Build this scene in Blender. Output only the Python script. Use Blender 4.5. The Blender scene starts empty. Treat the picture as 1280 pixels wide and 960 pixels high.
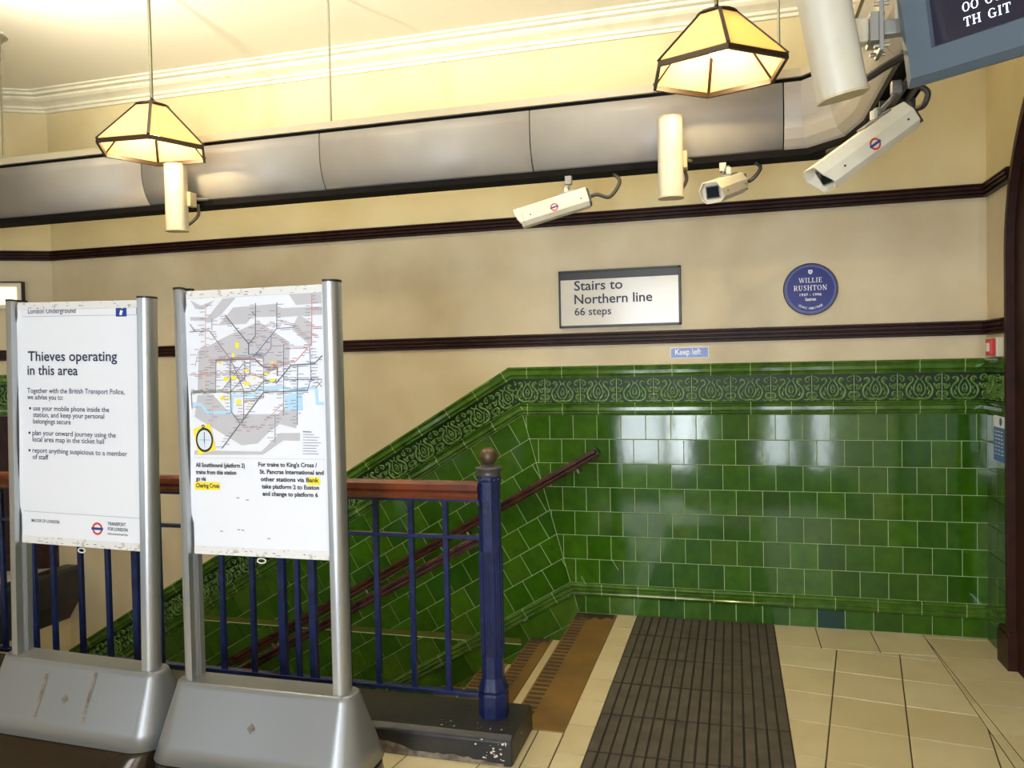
import bpy, bmesh, math, random
from mathutils import Vector, Matrix
random.seed(7)
SC = bpy.context.scene
COL = SC.collection
R = math.radians

# ------------------------------------------------------------------ camera, world, big lights, exposure
def make_camera():
    yaw, pitch, roll = -0.27153318, -0.02479569, -0.02111612
    f = 993.459
    cy, sy, cp, sp, cr, sr = math.cos(yaw), math.sin(yaw), math.cos(pitch), math.sin(pitch), math.cos(roll), math.sin(roll)
    fwd = Vector((sy*cp, cy*cp, sp)); right = Vector((cy, -sy, 0)); up = right.cross(fwd)
    r = cr*right + sr*up; u = -sr*right + cr*up
    cd = bpy.data.cameras.new('camera'); cam = bpy.data.objects.new('camera', cd); COL.objects.link(cam)
    m = Matrix(((r.x, u.x, -fwd.x, 0), (r.y, u.y, -fwd.y, -4.99), (r.z, u.z, -fwd.z, 1.6), (0, 0, 0, 1)))
    cam.matrix_world = m
    cd.sensor_width = 36; cd.lens = f/1280*36; cd.clip_start = .02
    SC.camera = cam
make_camera()

w = bpy.data.worlds.new('overcast_sky'); SC.world = w; w.use_nodes = True
bg = w.node_tree.nodes['Background']; bg.inputs[0].default_value = (.75, .86, 1, 1); bg.inputs[1].default_value = 1.6

SC.view_settings.view_transform = 'Standard'; SC.view_settings.look = 'None'
SC.view_settings.gamma = 1; SC.view_settings.use_curve_mapping = False
SC.view_settings.exposure = 0.0

def area(name, loc, size, power, color, rot):
    l = bpy.data.lights.new(name, 'AREA'); l.shape = 'RECTANGLE'; l.size, l.size_y = size; l.energy = power; l.color = color
    o = bpy.data.objects.new(name, l); o.location = loc; o.rotation_euler = rot; COL.objects.link(o); return o
DAY = (.86, .93, 1)
REAR = -7.2
# daylight through the street openings in the rear wall: (x0, x1, z0, z1, watts)
OPENINGS = [(-5.8, -4.4, 0.0, 2.85, 16), (-1.66, -1.04, 0.0, 2.85, 96), (-.93, -.56, 0.0, 2.85, 78), (.46, .80, 0.0, 2.85, 40), (1.08, 1.30, 0.0, 2.85, 26)]
for x0, x1, z0, z1, wt in OPENINGS:
    area('daylight', ((x0+x1)/2, REAR-.12, (z0+z1)/2), (x1-x0, z1-z0), wt, DAY, (R(90), 0, 0))
# ceiling lamps of the ticket hall behind the camera
HALL_LAMPS = []
LAMP_W = 20.0
UPLIGHTS = [(-3.60, -1.80, 3.30, 45), (-2.9, -2.62, 3.20, 560), (-.8, -2.55, 3.20, 400)]

# ------------------------------------------------------------------ materials
MATS = {}
def nt(name):
    m = bpy.data.materials.new(name); m.use_nodes = True
    t = m.node_tree; b = t.nodes['Principled BSDF']; MATS[name] = m
    return m, t, b
def lin(c):
    return tuple((x/12.92 if x <= .04045 else ((x+.055)/1.055)**2.4) for x in c)
def S(r, g, b):            # sRGB 0-255 to linear rgba
    return lin((r/255, g/255, b/255)) + (1,)
def mat(name, col, rough=.5, metal=0, noise=None, bump=0, bscale=60, spec=None, coat=0):
    m, t, b = nt(name)
    b.inputs['Base Color'].default_value = col
    b.inputs['Roughness'].default_value = rough; b.inputs['Metallic'].default_value = metal
    if spec is not None: b.inputs['Specular IOR Level'].default_value = spec
    if coat: b.inputs['Coat Weight'].default_value = coat; b.inputs['Coat Roughness'].default_value = .06
    tc = t.nodes.new('ShaderNodeTexCoord')
    if noise:                                   # (other colour, scale, contrast low, high)
        c2, sc, lo, hi = noise
        n = t.nodes.new('ShaderNodeTexNoise'); n.inputs['Scale'].default_value = sc; n.inputs['Detail'].default_value = 6
        r = t.nodes.new('ShaderNodeMapRange'); r.inputs[1].default_value = lo; r.inputs[2].default_value = hi
        mx = t.nodes.new('ShaderNodeMix'); mx.data_type = 'RGBA'
        mx.inputs[6].default_value = col; mx.inputs[7].default_value = c2
        t.links.new(tc.outputs['Object'], n.inputs['Vector']); t.links.new(n.outputs['Fac'], r.inputs[0])
        t.links.new(r.outputs[0], mx.inputs[0]); t.links.new(mx.outputs[2], b.inputs['Base Color'])
    if bump:
        n2 = t.nodes.new('ShaderNodeTexNoise'); n2.inputs['Scale'].default_value = bscale; n2.inputs['Detail'].default_value = 4
        bp = t.nodes.new('ShaderNodeBump'); bp.inputs['Strength'].default_value = bump; bp.inputs['Distance'].default_value = .01
        t.links.new(tc.outputs['Object'], n2.inputs['Vector']); t.links.new(n2.outputs['Fac'], bp.inputs['Height']); t.links.new(bp.outputs[0], b.inputs['Normal'])
    return m
def island(name, cols, rough, bump=0, bscale=20, nz=(.0, 8), nzcol=(0, 0, 0, 1), coat=0):
    m, t, b = nt(name)
    g = t.nodes.new('ShaderNodeNewGeometry'); cr = t.nodes.new('ShaderNodeValToRGB')
    e = cr.color_ramp.elements
    for i, c in enumerate(cols):
        p = i/(len(cols)-1)
        if i < 2: e[i].position = p; e[i].color = c
        else: q = e.new(p); q.color = c
    for i, c in enumerate(cols): e[i].position = i/(len(cols)-1); e[i].color = c
    t.links.new(g.outputs['Random Per Island'], cr.inputs[0])
    tc = t.nodes.new('ShaderNodeTexCoord'); n = t.nodes.new('ShaderNodeTexNoise'); n.inputs['Scale'].default_value = nz[1]; n.inputs['Detail'].default_value = 5
    mx = t.nodes.new('ShaderNodeMix'); mx.data_type = 'RGBA'; mx.inputs[7].default_value = nzcol
    r = t.nodes.new('ShaderNodeMapRange'); r.inputs[1].default_value = .4; r.inputs[2].default_value = .75; r.inputs[4].default_value = nz[0]
    t.links.new(tc.outputs['Object'], n.inputs['Vector']); t.links.new(n.outputs['Fac'], r.inputs[0]); t.links.new(r.outputs[0], mx.inputs[0])
    t.links.new(cr.outputs[0], mx.inputs[6]); t.links.new(mx.outputs[2], b.inputs['Base Color'])
    b.inputs['Roughness'].default_value = rough
    if coat: b.inputs['Coat Weight'].default_value = coat; b.inputs['Coat Roughness'].default_value = .05
    if bump:
        n2 = t.nodes.new('ShaderNodeTexNoise'); n2.inputs['Scale'].default_value = bscale; n2.inputs['Detail'].default_value = 2
        bp = t.nodes.new('ShaderNodeBump'); bp.inputs['Strength'].default_value = bump; bp.inputs['Distance'].default_value = .01
        t.links.new(tc.outputs['Object'], n2.inputs['Vector']); t.links.new(n2.outputs['Fac'], bp.inputs['Height']); t.links.new(bp.outputs[0], b.inputs['Normal'])
    return m
def emit(name, col, strength):
    m, t, b = nt(name)
    b.inputs['Base Color'].default_value = col; b.inputs['Emission Color'].default_value = col; b.inputs['Emission Strength'].default_value = strength
    return m

WALL = mat('cream_wall_paint', S(216, 202, 170), .55, noise=(S(202, 184, 148), 2.2, .4, .7), bump=.08, bscale=45)
WALL_UP = mat('yellow_cream_wall_paint', S(222, 206, 160), .55, noise=(S(208, 188, 138), 1.6, .4, .72), bump=.08, bscale=45)
CEIL = mat('ceiling_paint', S(246, 241, 224), .7, bump=.05, bscale=40)
CORN = mat('cornice_plaster', S(236, 230, 206), .6, noise=(S(222, 212, 182), 9, .5, .8))
DARKWOOD = mat('dark_brown_gloss_paint', S(54, 27, 20), .42, noise=(S(36, 18, 14), 14, .4, .7), spec=.2)
GLAZE = island('green_glazed_tile', [S(40, 76, 9), S(52, 93, 14), S(46, 85, 11), S(60, 101, 18), S(42, 82, 19), S(65, 99, 21), S(48, 89, 13)], .08, bump=.035, bscale=9, nz=(.55, 14), nzcol=S(28, 58, 7))
GLAZE2 = mat('green_glazed_moulding', S(72, 106, 34), .1, noise=(S(48, 82, 18), 14, .4, .7), bump=.04, bscale=14)
RELIEF = mat('green_glazed_relief', S(96, 130, 62), .12, noise=(S(60, 96, 36), 40, .35, .7))  # ridge colour lightened to stand for highlights on the glaze
RELIEFBG = mat('green_glazed_relief_hollow', S(20, 42, 12), .4, spec=.25)  # dark pooled glaze, with crevice shade deepened into the colour
TEAL = mat('dark_teal_glazed_tile', S(14, 56, 46), .1)
GROUT = mat('pale_green_grout', S(184, 204, 146), .8)
FLOOR = island('cream_floor_tile', [S(202, 188, 152), S(210, 198, 162), S(194, 180, 142), S(206, 192, 154)], .42, bump=.03, bscale=70, nz=(.35, 5), nzcol=S(176, 158, 116))
FGROUT = mat('floor_joint', S(74, 60, 40), .9)
MATRUB = mat('brown_rubber_mat', S(84, 76, 68), .6, noise=(S(64, 56, 50), 10, .35, .7), bump=.1, bscale=80)
MATDARK = mat('dark_rubber_groove', S(34, 29, 24), .8)
NOSING = mat('brown_stair_strip', S(122, 92, 46), .5, noise=(S(88, 66, 34), 3.5, .35, .7), bump=.06, bscale=60)
GRIP = mat('dark_grip_strip', S(62, 48, 30), .8)
RISER = mat('stair_riser_paint', S(58, 44, 30), .6)
BLUE = mat('navy_blue_gloss_paint', S(24, 36, 82), .26, noise=(S(14, 24, 60), 18, .35, .7), bump=.15, bscale=55)
MAHOG = mat('mahogany_handrail', S(112, 52, 28), .26, noise=(S(70, 30, 18), 6, .35, .7))
MAHOG2 = mat('worn_dark_handrail', S(66, 34, 26), .25, noise=(S(40, 20, 16), 9, .35, .7))
BLACKP = mat('chipped_black_paint', S(30, 30, 34), .42, noise=(S(46, 42, 40), 8, .5, .75), bump=.2, bscale=40)
CHIP = mat('white_chip', S(208, 200, 184), .8)
PEEL = mat('peeled_grey_render', S(128, 118, 104), .85, noise=(S(84, 76, 66), 26, .4, .65))
ALU = mat('brushed_aluminium', S(178, 182, 186), .34, .8)
SILVER = mat('silver_grey_plastic', S(132, 134, 136), .34, .45, bump=.03, bscale=120)
FOOT = mat('dark_polished_foot', S(52, 42, 32), .2, .5)
CAPM = mat('black_plastic', S(28, 26, 26), .4)
PAPER = mat('white_poster_paper', S(228, 230, 238), .6, spec=.3)
RAILW = mat('scuffed_white_rail', S(222, 221, 220), .5, noise=(S(190, 184, 176), 40, .58, .66))
INK = mat('navy_ink', S(34, 44, 76), .5)
INKB = mat('black_ink', S(30, 30, 34), .5)
INKG = mat('grey_ink', S(136, 140, 150), .5)
MAPGREY = mat('map_grey_zone', S(190, 188, 194), .5)
INFO = mat('information_blue', S(22, 62, 150), .4)
RED = mat('signal_red', S(206, 54, 44), .45)
YEL = mat('highlighter_yellow', S(250, 224, 60), .5)
LBLUE = mat('river_blue', S(176, 212, 236), .5)
MAPC = {k: mat('map_line_'+k, S(*c), .5) for k, c in dict(red=(206, 128, 112), brown=(150, 98, 82), black=(80, 78, 82), navy=(86, 88, 128), grey=(146, 140, 140), pink=(214, 166, 164), green=(122, 128, 84), orange=(226, 186, 140), teal=(96, 108, 128), pale=(202, 186, 182)).items()}
DUCT = mat('grey_duct_enamel', S(160, 156, 152), .40, noise=(S(152, 147, 142), 3, .4, .7))
DUCTB = mat('black_duct_gap', S(20, 18, 18), .8, spec=.1)
LIP = mat('duct_lip_enamel', S(190, 180, 156), .45)
BRONZE = mat('dark_bronze', S(44, 27, 14), .45, .3)
CREAMM = mat('cream_metal', S(228, 222, 204), .38, noise=(S(216, 208, 186), 8, .4, .7))
SPK = mat('off_white_speaker', S(202, 196, 180), .4, noise=(S(188, 180, 160), 10, .5, .75))
DIRTY = mat('grubby_cream_metal', S(196, 182, 150), .45, noise=(S(178, 160, 120), 12, .4, .7))
GREYM = mat('grey_metal', S(150, 148, 144), .4, .4)
CABLE = mat('grey_black_conduit', S(62, 58, 54), .45)
LENS = mat('dark_glass', S(34, 38, 44), .06)
MONI = mat('slate_monitor_plastic', S(84, 98, 112), .45, bump=.06, bscale=160)
MONS = mat('dark_monitor_glass', S(42, 40, 58), .1)
SIGNW = mat('white_enamel_sign', S(226, 220, 208), .16)
SIGNK = mat('black_frame_and_reflection', S(28, 26, 26), .35)
PLAQ = mat('blue_plaque_enamel', S(24, 34, 124), .3, spec=.3)
PLAQR = mat('blue_plaque_rim', S(88, 96, 172), .35, spec=.3)
PLAQK = mat('dark_plaque_edge', S(16, 18, 60), .25)
KEEP = mat('keep_left_blue', S(86, 112, 184), .3)
WHITE = mat('white_lettering', S(240, 242, 246), .4)
NOTICE = mat('notice_blue', S(38, 92, 160), .35)
BRASSR = mat('weathered_rod', S(150, 146, 128), .4, .5)
RODD = mat('dark_rod', S(86, 84, 66), .35, .6)
BULB = emit('lit_bulb', (1, .86, .5, 1), 30)
DIFF = emit('lit_diffuser', (1, .78, .42, 1), 1.9)
SCRT = emit('screen_text', (.85, .9, 1, 1), .9)
def glass_shade():
    m, t, b = nt('amber_glass'); out = t.nodes['Material Output']
    t.nodes.remove(b)
    d = t.nodes.new('ShaderNodeBsdfDiffuse'); d.inputs[0].default_value = (.9, .76, .46, 1)
    tr = t.nodes.new('ShaderNodeBsdfTranslucent'); tr.inputs[0].default_value = (.97, .74, .29, 1)
    gl = t.nodes.new('ShaderNodeBsdfGlossy'); gl.inputs['Roughness'].default_value = .2
    mx = t.nodes.new('ShaderNodeMixShader'); mx.inputs[0].default_value = .5
    m2 = t.nodes.new('ShaderNodeMixShader'); m2.inputs[0].default_value = .05
    t.links.new(d.outputs[0], mx.inputs[1]); t.links.new(tr.outputs[0], mx.inputs[2])
    t.links.new(mx.outputs[0], m2.inputs[1]); t.links.new(gl.outputs[0], m2.inputs[2]); t.links.new(m2.outputs[0], out.inputs[0])
    return m
AMBER = glass_shade()

# ------------------------------------------------------------------ mesh builder
class MB:
    def __init__(s): s.v = []; s.f = []; s.mi = []; s.sm = []; s.cur = 0; s.M = None; s.smooth = False
    def vert(s, p):
        p = Vector(p)
        if s.M is not None: p = s.M @ p
        s.v.append(p); return len(s.v)-1
    def face(s, idx): s.f.append(tuple(idx)); s.mi.append(s.cur); s.sm.append(s.smooth)
    def poly(s, pts): s.face([s.vert(p) for p in pts])
    def box(s, lo, hi):
        x0, y0, z0 = lo; x1, y1, z1 = hi
        i = [s.vert(p) for p in ((x0,y0,z0),(x1,y0,z0),(x1,y1,z0),(x0,y1,z0),(x0,y0,z1),(x1,y0,z1),(x1,y1,z1),(x0,y1,z1))]
        for q in ((0,3,2,1),(4,5,6,7),(0,1,5,4),(1,2,6,5),(2,3,7,6),(3,0,4,7)): s.face([i[k] for k in q])
    def cbox(s, c, d): s.box([c[k]-d[k]/2 for k in range(3)], [c[k]+d[k]/2 for k in range(3)])
    def loft(s, rings, cap=True, closed=True):
        ids = [[s.vert(p) for p in r] for r in rings]
        n = len(ids[0])
        for a, b in zip(ids, ids[1:]):
            for k in range(n if closed else n-1):
                s.face((a[k], a[(k+1) % n], b[(k+1) % n], b[k]))
        if cap:
            sm = s.smooth; s.smooth = False
            s.face(ids[0][::-1]); s.face(ids[-1]); s.smooth = sm
    def tube(s, pts, r, n=8, cap=True):
        pts = [Vector(p) for p in pts]
        rr = r if isinstance(r, (list, tuple)) else [r]*len(pts)
        rings = []; prev = None
        for i, p in enumerate(pts):
            t = (pts[min(i+1, len(pts)-1)] - pts[max(i-1, 0)]).normalized()
            if prev is None:
                a = Vector((0, 0, 1)) if abs(t.z) < .9 else Vector((1, 0, 0))
                u = t.cross(a).normalized()
            else:
                u = (prev - t*prev.dot(t)).normalized()
            prev = u; v = t.cross(u)
            rings.append([p + (u*math.cos(2*math.pi*k/n) + v*math.sin(2*math.pi*k/n))*rr[i] for k in range(n)])
        s.loft(rings, cap)
    def lathe(s, prof, n=20, c=(0, 0, 0), rot=0):
        rings = [[(c[0]+r*math.cos(2*math.pi*k/n+rot), c[1]+r*math.sin(2*math.pi*k/n+rot), c[2]+z) for k in range(n)] for r, z in prof]
        s.loft(rings)
    def ball(s, c, r, n=14, m=9, sq=(1, 1, 1)):
        rings = []
        for j in range(m+1):
            a = -math.pi/2 + math.pi*(j+.02*(j == 0)-.02*(j == m))/m
            rings.append([(c[0]+sq[0]*r*math.cos(a)*math.cos(2*math.pi*k/n), c[1]+sq[1]*r*math.cos(a)*math.sin(2*math.pi*k/n), c[2]+sq[2]*r*math.sin(a)) for k in range(n)])
        s.loft(rings)
    def sweep(s, path, A, B, prof, closed=True, cap=True):
        s.loft([[Vector(p)+Vector(a)*q[0]+Vector(b)*q[1] for q in prof] for p, a, b in zip(path, A, B)], cap, closed)
    def build(s, name, mats, parent=None, bevel=0, seg=2):
        if not isinstance(mats, (list, tuple)): mats = [mats]
        me = bpy.data.meshes.new(name); me.from_pydata([tuple(p) for p in s.v], [], s.f)
        for m in mats: me.materials.append(m)
        for p, i, sm in zip(me.polygons, s.mi, s.sm): p.material_index = i; p.use_smooth = sm
        bm = bmesh.new(); bm.from_mesh(me); bmesh.ops.recalc_face_normals(bm, faces=bm.faces); bm.to_mesh(me); bm.free()
        o = bpy.data.objects.new(name, me); COL.objects.link(o)
        if parent is not None: o.parent = parent
        if bevel:
            b = o.modifiers.new('bevel', 'BEVEL'); b.width = bevel; b.segments = seg; b.limit_method = 'ANGLE'; b.angle_limit = R(40)
        return o
def tag(o, label=None, cat=None, group=None, kind=None):
    if label: o['label'] = label
    if cat: o['category'] = cat
    if group: o['group'] = group
    if kind: o['kind'] = kind
    return o
def thing(name, label, cat, loc, group=None, rot=(0, 0, 0)):
    o = bpy.data.objects.new(name, None); COL.objects.link(o); o.location = loc; o.rotation_euler = rot; o.empty_display_size = .1
    return tag(o, label, cat, group)
def struct(name, mb, m, parent=None, bevel=0):
    o = mb.build(name, m, parent, bevel)
    if parent is None: o['kind'] = 'structure'
    return o
def copy_tree(o, parent=None):
    c = o.copy(); COL.objects.link(c)
    if parent is not None: c.parent = parent
    for ch in list(o.children): copy_tree(ch, c)
    return c

# frames on walls: point = O + U*u + V*v + N*n
class Frame:
    def __init__(s, O, U, V, N): s.O, s.U, s.V, s.N = Vector(O), Vector(U), Vector(V), Vector(N)
    def __call__(s, u, v, n=0): return s.O + s.U*u + s.V*v + s.N*n
    def sub(s, u, v, ang=0):
        c, q = math.cos(ang), math.sin(ang)
        return Frame(s(u, v), s.U*c + s.V*q, s.V*c - s.U*q, s.N)
BACK = Frame((0, 0, 0), (1, 0, 0), (0, 0, 1), (0, -1, 0))
XR, XL = 1.37, -5.06
CF, SF = math.cos(R(28)), math.sin(R(28))
RIGHT = Frame((XR, 0, 0), (0, -1, 0), (0, 0, 1), (-1, 0, 0))
LEFTF = Frame((XL, 0, 0), (-CF, -SF, 0), (0, 0, 1), (SF, -CF, 0))
LFL = 1.3
CEILZ = 3.72

# ------------------------------------------------------------------ lettering
_tc = {}
def text_polys(s, bold=0.0):
    key = (s, bold)
    if key in _tc: return _tc[key]
    c = bpy.data.curves.new('t', 'FONT'); c.body = s; c.size = 1; c.offset = bold; c.resolution_u = 3
    o = bpy.data.objects.new('t', c); COL.objects.link(o)
    dg = bpy.context.evaluated_depsgraph_get(); dg.update()
    me = bpy.data.meshes.new_from_object(o.evaluated_get(dg))
    vs = [v.co.copy() for v in me.vertices]; fs = [tuple(p.vertices) for p in me.polygons]
    bpy.data.objects.remove(o); bpy.data.curves.remove(c); bpy.data.meshes.remove(me)
    x0 = min(v.x for v in vs); x1 = max(v.x for v in vs)
    _tc[key] = (vs, fs, x0, x1); return _tc[key]
def put_text(mb, fr, s, u, v, width=None, size=None, bold=0.0, n=.0015, center=False):
    vs, fs, x0, x1 = text_polys(s, bold)
    sx = width/(x1-x0) if width else size
    sy = size if size else sx
    off = u - (sx*(x1-x0)/2 if center else 0)
    ids = [mb.vert(fr(off+(p.x-x0)*sx, v+p.y*sy, n)) for p in vs]
    for f in fs: mb.face([ids[k] for k in f])
SER = {  # serif capitals in a unit-high box: strokes (x0,y0,x1,y1,thickness), serifs as strokes too
 'W': (1.25, [(.08,1,.38,0,.13),(.38,0,.64,1,.07),(.64,1,.9,0,.13),(.9,0,1.18,1,.07),(-.03,.97,.22,.97,.06),(.52,.97,.76,.97,.06),(1.06,.97,1.28,.97,.06)]),
 'I': (.5, [(.25,0,.25,1,.15),(.06,.03,.44,.03,.06),(.06,.97,.44,.97,.06)]),
 'L': (.78, [(.22,0,.22,1,.15),(.03,.97,.42,.97,.06),(.03,.03,.72,.03,.07),(.72,.0,.72,.26,.06)]),
 'E': (.8, [(.22,0,.22,1,.15),(.03,.97,.7,.97,.07),(.03,.03,.74,.03,.07),(.22,.5,.56,.5,.06),(.7,1,.7,.76,.06),(.74,0,.74,.25,.06),(.56,.4,.56,.62,.05)]),
 'R': (.95, [(.22,0,.22,1,.15),(.03,.97,.55,.97,.07),(.03,.03,.42,.03,.06),(.22,.48,.55,.48,.06),(.55,.97,.7,.86,.1),(.7,.86,.7,.6,.14),(.7,.6,.55,.48,.1),(.45,.48,.8,.03,.14),(.74,.03,.95,.03,.06)]),
 'U': (1, [(.22,1,.22,.28,.15),(.22,.28,.36,.06,.13),(.36,.05,.6,.05,.09),(.6,.06,.76,.28,.08),(.76,.28,.76,1,.08),(.03,.97,.42,.97,.06),(.6,.97,.92,.97,.06)]),
 'S': (.75, [(.62,.98,.62,.74,.05),(.6,.86,.45,.96,.08),(.45,.96,.24,.93,.09),(.24,.93,.14,.75,.12),(.14,.75,.3,.56,.14),(.3,.56,.52,.44,.15),(.52,.44,.62,.25,.13),(.62,.25,.5,.07,.1),(.5,.06,.28,.04,.08),(.28,.04,.14,.14,.08),(.12,.02,.12,.3,.05)]),
 'H': (1.05, [(.22,0,.22,1,.15),(.82,0,.82,1,.15),(.22,.5,.82,.5,.07),(.03,.97,.41,.97,.06),(.63,.97,1.01,.97,.06),(.03,.03,.41,.03,.06),(.63,.03,1.01,.03,.06)]),
 'T': (.9, [(.45,0,.45,1,.15),(.06,.96,.84,.96,.08),(.07,1,.07,.72,.06),(.83,1,.83,.72,.06),(.26,.03,.64,.03,.06)]),
 'O': (1, [(.14,.7,.14,.3,.15),(.86,.7,.86,.3,.15),(.14,.68,.32,.93,.11),(.32,.94,.68,.94,.07),(.68,.93,.86,.68,.11),(.14,.32,.32,.07,.11),(.32,.06,.68,.06,.07),(.68,.07,.86,.32,.11)]),
 'N': (1.08, [(.22,0,.22,1,.08),(.84,0,.84,1,.08),(.16,1,.86,0,.15),(.03,.97,.32,.97,.06),(.66,.97,1.03,.97,.06),(.03,.03,.41,.03,.06)]),
 'G': (1, [(.14,.7,.14,.3,.15),(.14,.68,.32,.93,.11),(.32,.94,.62,.94,.07),(.62,.93,.8,.8,.09),(.14,.32,.32,.07,.11),(.32,.06,.66,.06,.08),(.78,.04,.78,.42,.14),(.55,.42,.95,.42,.07)]),
 ' ': (.6, []),
}
def stroke(mb, fr, x0, y0, x1, y1, t, n=.0015):
    d = Vector((x1-x0, y1-y0)); L = d.length
    if L < 1e-9: return
    d /= L; p = Vector((-d.y, d.x))*t/2
    a, b = Vector((x0, y0)), Vector((x1, y1))
    mb.poly([fr(q.x, q.y, n) for q in (a-p, b-p, b+p, a+p)])
def put_serif(mb, fr, s, u, v, width, h, n=.0015, fat=1.0):
    tot = sum(SER[c][0] for c in s) + .08*(len(s)-1)
    k = width/tot; x = u; i = 0
    for c in s:
        for (a, b, c2, d, t) in SER[c][1]:
            stroke(mb, fr, x+a*k, v+b*h, x+c2*k, v+d*h, t*(k+h)/2*fat, n+.00003*i); i += 1
        x += (SER[c][0]+.08)*k
def disc(mb, fr, u, v, r0, r1, n=.001, seg=40, a0=0, a1=2*math.pi):
    for k in range(seg):
        a, b = a0+(a1-a0)*k/seg, a0+(a1-a0)*(k+1)/seg
        if r0 <= 0: mb.poly([fr(u, v, n), fr(u+r1*math.cos(a), v+r1*math.sin(a), n), fr(u+r1*math.cos(b), v+r1*math.sin(b), n)])
        else: mb.poly([fr(u+r*math.cos(t), v+r*math.sin(t), n) for r, t in ((r0, a), (r1, a), (r1, b), (r0, b))])
def rect(mb, fr, u0, v0, u1, v1, n=.001): mb.poly([fr(u0, v0, n), fr(u1, v0, n), fr(u1, v1, n), fr(u0, v1, n)])
def slab(mb, fr, u0, v0, u1, v1, n0, n1):
    i = [mb.vert(fr(*p)) for p in ((u0,v0,n0),(u1,v0,n0),(u1,v1,n0),(u0,v1,n0),(u0,v0,n1),(u1,v0,n1),(u1,v1,n1),(u0,v1,n1))]
    for q in ((0,3,2,1),(4,5,6,7),(0,1,5,4),(1,2,6,5),(2,3,7,6),(3,0,4,7)): mb.face([i[k] for k in q])

# ------------------------------------------------------------------ polygon clipping, tiles
def clip(poly, hp):
    for (a, b, c) in hp:                      # keep a*x+b*y<=c
        out = []
        for i in range(len(poly)):
            p, q = poly[i], poly[(i+1) % len(poly)]
            dp, dq = a*p[0]+b*p[1]-c, a*q[0]+b*q[1]-c
            if dp <= 0: out.append(p)
            if dp*dq < 0:
                t = dp/(dp-dq); out.append((p[0]+t*(q[0]-p[0]), p[1]+t*(q[1]-p[1])))
        poly = out
        if len(poly) < 3: return []
    return poly
def shrink(poly, d):
    a = sum(poly[i][0]*poly[(i+1) % len(poly)][1]-poly[(i+1) % len(poly)][0]*poly[i][1] for i in range(len(poly)))
    if abs(a) < 2e-4: return []
    if a < 0: poly = poly[::-1]
    hp = []
    for i in range(len(poly)):
        p, q = poly[i], poly[(i+1) % len(poly)]
        ex, ey = q[0]-p[0], q[1]-p[1]; L = math.hypot(ex, ey)
        if L < 1e-6: continue
        nx, ny = ey/L, -ex/L
        hp.append((nx, ny, nx*p[0]+ny*p[1]-d))
    return clip(poly, hp)
def tile(mb, fr, poly, gap, h0, h1, tilt=0.0, bev=.002):
    p0 = shrink(poly, gap); 
    if len(p0) < 3: return
    p1 = shrink(p0, bev)
    if len(p1) != len(p0): p1 = p0
    cx = sum(p[0] for p in p0)/len(p0); cy = sum(p[1] for p in p0)/len(p0)
    tx, ty = random.gauss(0, tilt), random.gauss(0, tilt)
    a = [mb.vert(fr(p[0], p[1], h0)) for p in p0]
    b = [mb.vert(fr(p[0], p[1], h1+(p[0]-cx)*tx+(p[1]-cy)*ty)) for p in p1]
    mb.face(b)
    if len(a) == len(b):
        n = len(a)
        for k in range(n): mb.face((a[k], a[(k+1) % n], b[(k+1) % n], b[k]))

# ------------------------------------------------------------------ room shell
STX, STY = -.985, -1.66            # stair opening: x from -5.0 to STX, y from STY to 0
STL = -5.0
FAR = REAR
mb = MB(); mb.box((XL-.6, 0, -3.2), (XR+.35, .25, 1.62)); mb.cur = 0
mb.box((XL-.6, .0, 1.62), (XR+.35, .25, 2.5)); mb.cur = 1; mb.box((XL-.6, 0, 2.5), (XR+.35, .25, CEILZ+.2))
struct('wall_back', mb, [WALL, WALL_UP])
mb = MB()
a, b = LEFTF(0, 0), LEFTF(LFL, 0)
def wallbox(mb, fr, u0, u1, v0, v1, th): slab(mb, fr, u0, v0, u1, v1, -th, 0)
wallbox(mb, LEFTF, -.12, LFL, -3.2, 2.5, .2); mb.cur = 1; wallbox(mb, LEFTF, -.12, LFL, 2.5, CEILZ+.2, .2)
p = LEFTF(LFL, 0)
mb.cur = 0; mb.box((p.x-.25, FAR, 0), (p.x, p.y+.05, 2.5)); mb.cur = 1; mb.box((p.x-.25, FAR, 2.5), (p.x, p.y+.05, CEILZ+.2))
struct('wall_left', mb, [WALL, WALL_UP])
WLX = p.x
mb = MB()
mb.box((XR, FAR, 0), (XR+.3, 0, 2.5)); mb.cur = 1; mb.box((XR, FAR, 2.5), (XR+.3, 0, CEILZ+.2))
struct('wall_right', mb, [WALL, WALL_UP])
mb = MB(); mb.box((WLX-.3, FAR-.2, CEILZ), (XR+.3, .25, CEILZ+.15)); struct('ceiling', mb, CEIL)
mb = MB()          # rear wall with the street openings
xs = WLX
for x0, x1, z0, z1, wt in OPENINGS:
    mb.box((xs, FAR-.2, 0), (x0, FAR, CEILZ)); mb.box((x0, FAR-.2, z1), (x1, FAR, CEILZ)); xs = x1
mb.box((xs, FAR-.2, 0), (XR, FAR, CEILZ))
struct('wall_rear', mb, [WALL])
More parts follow.
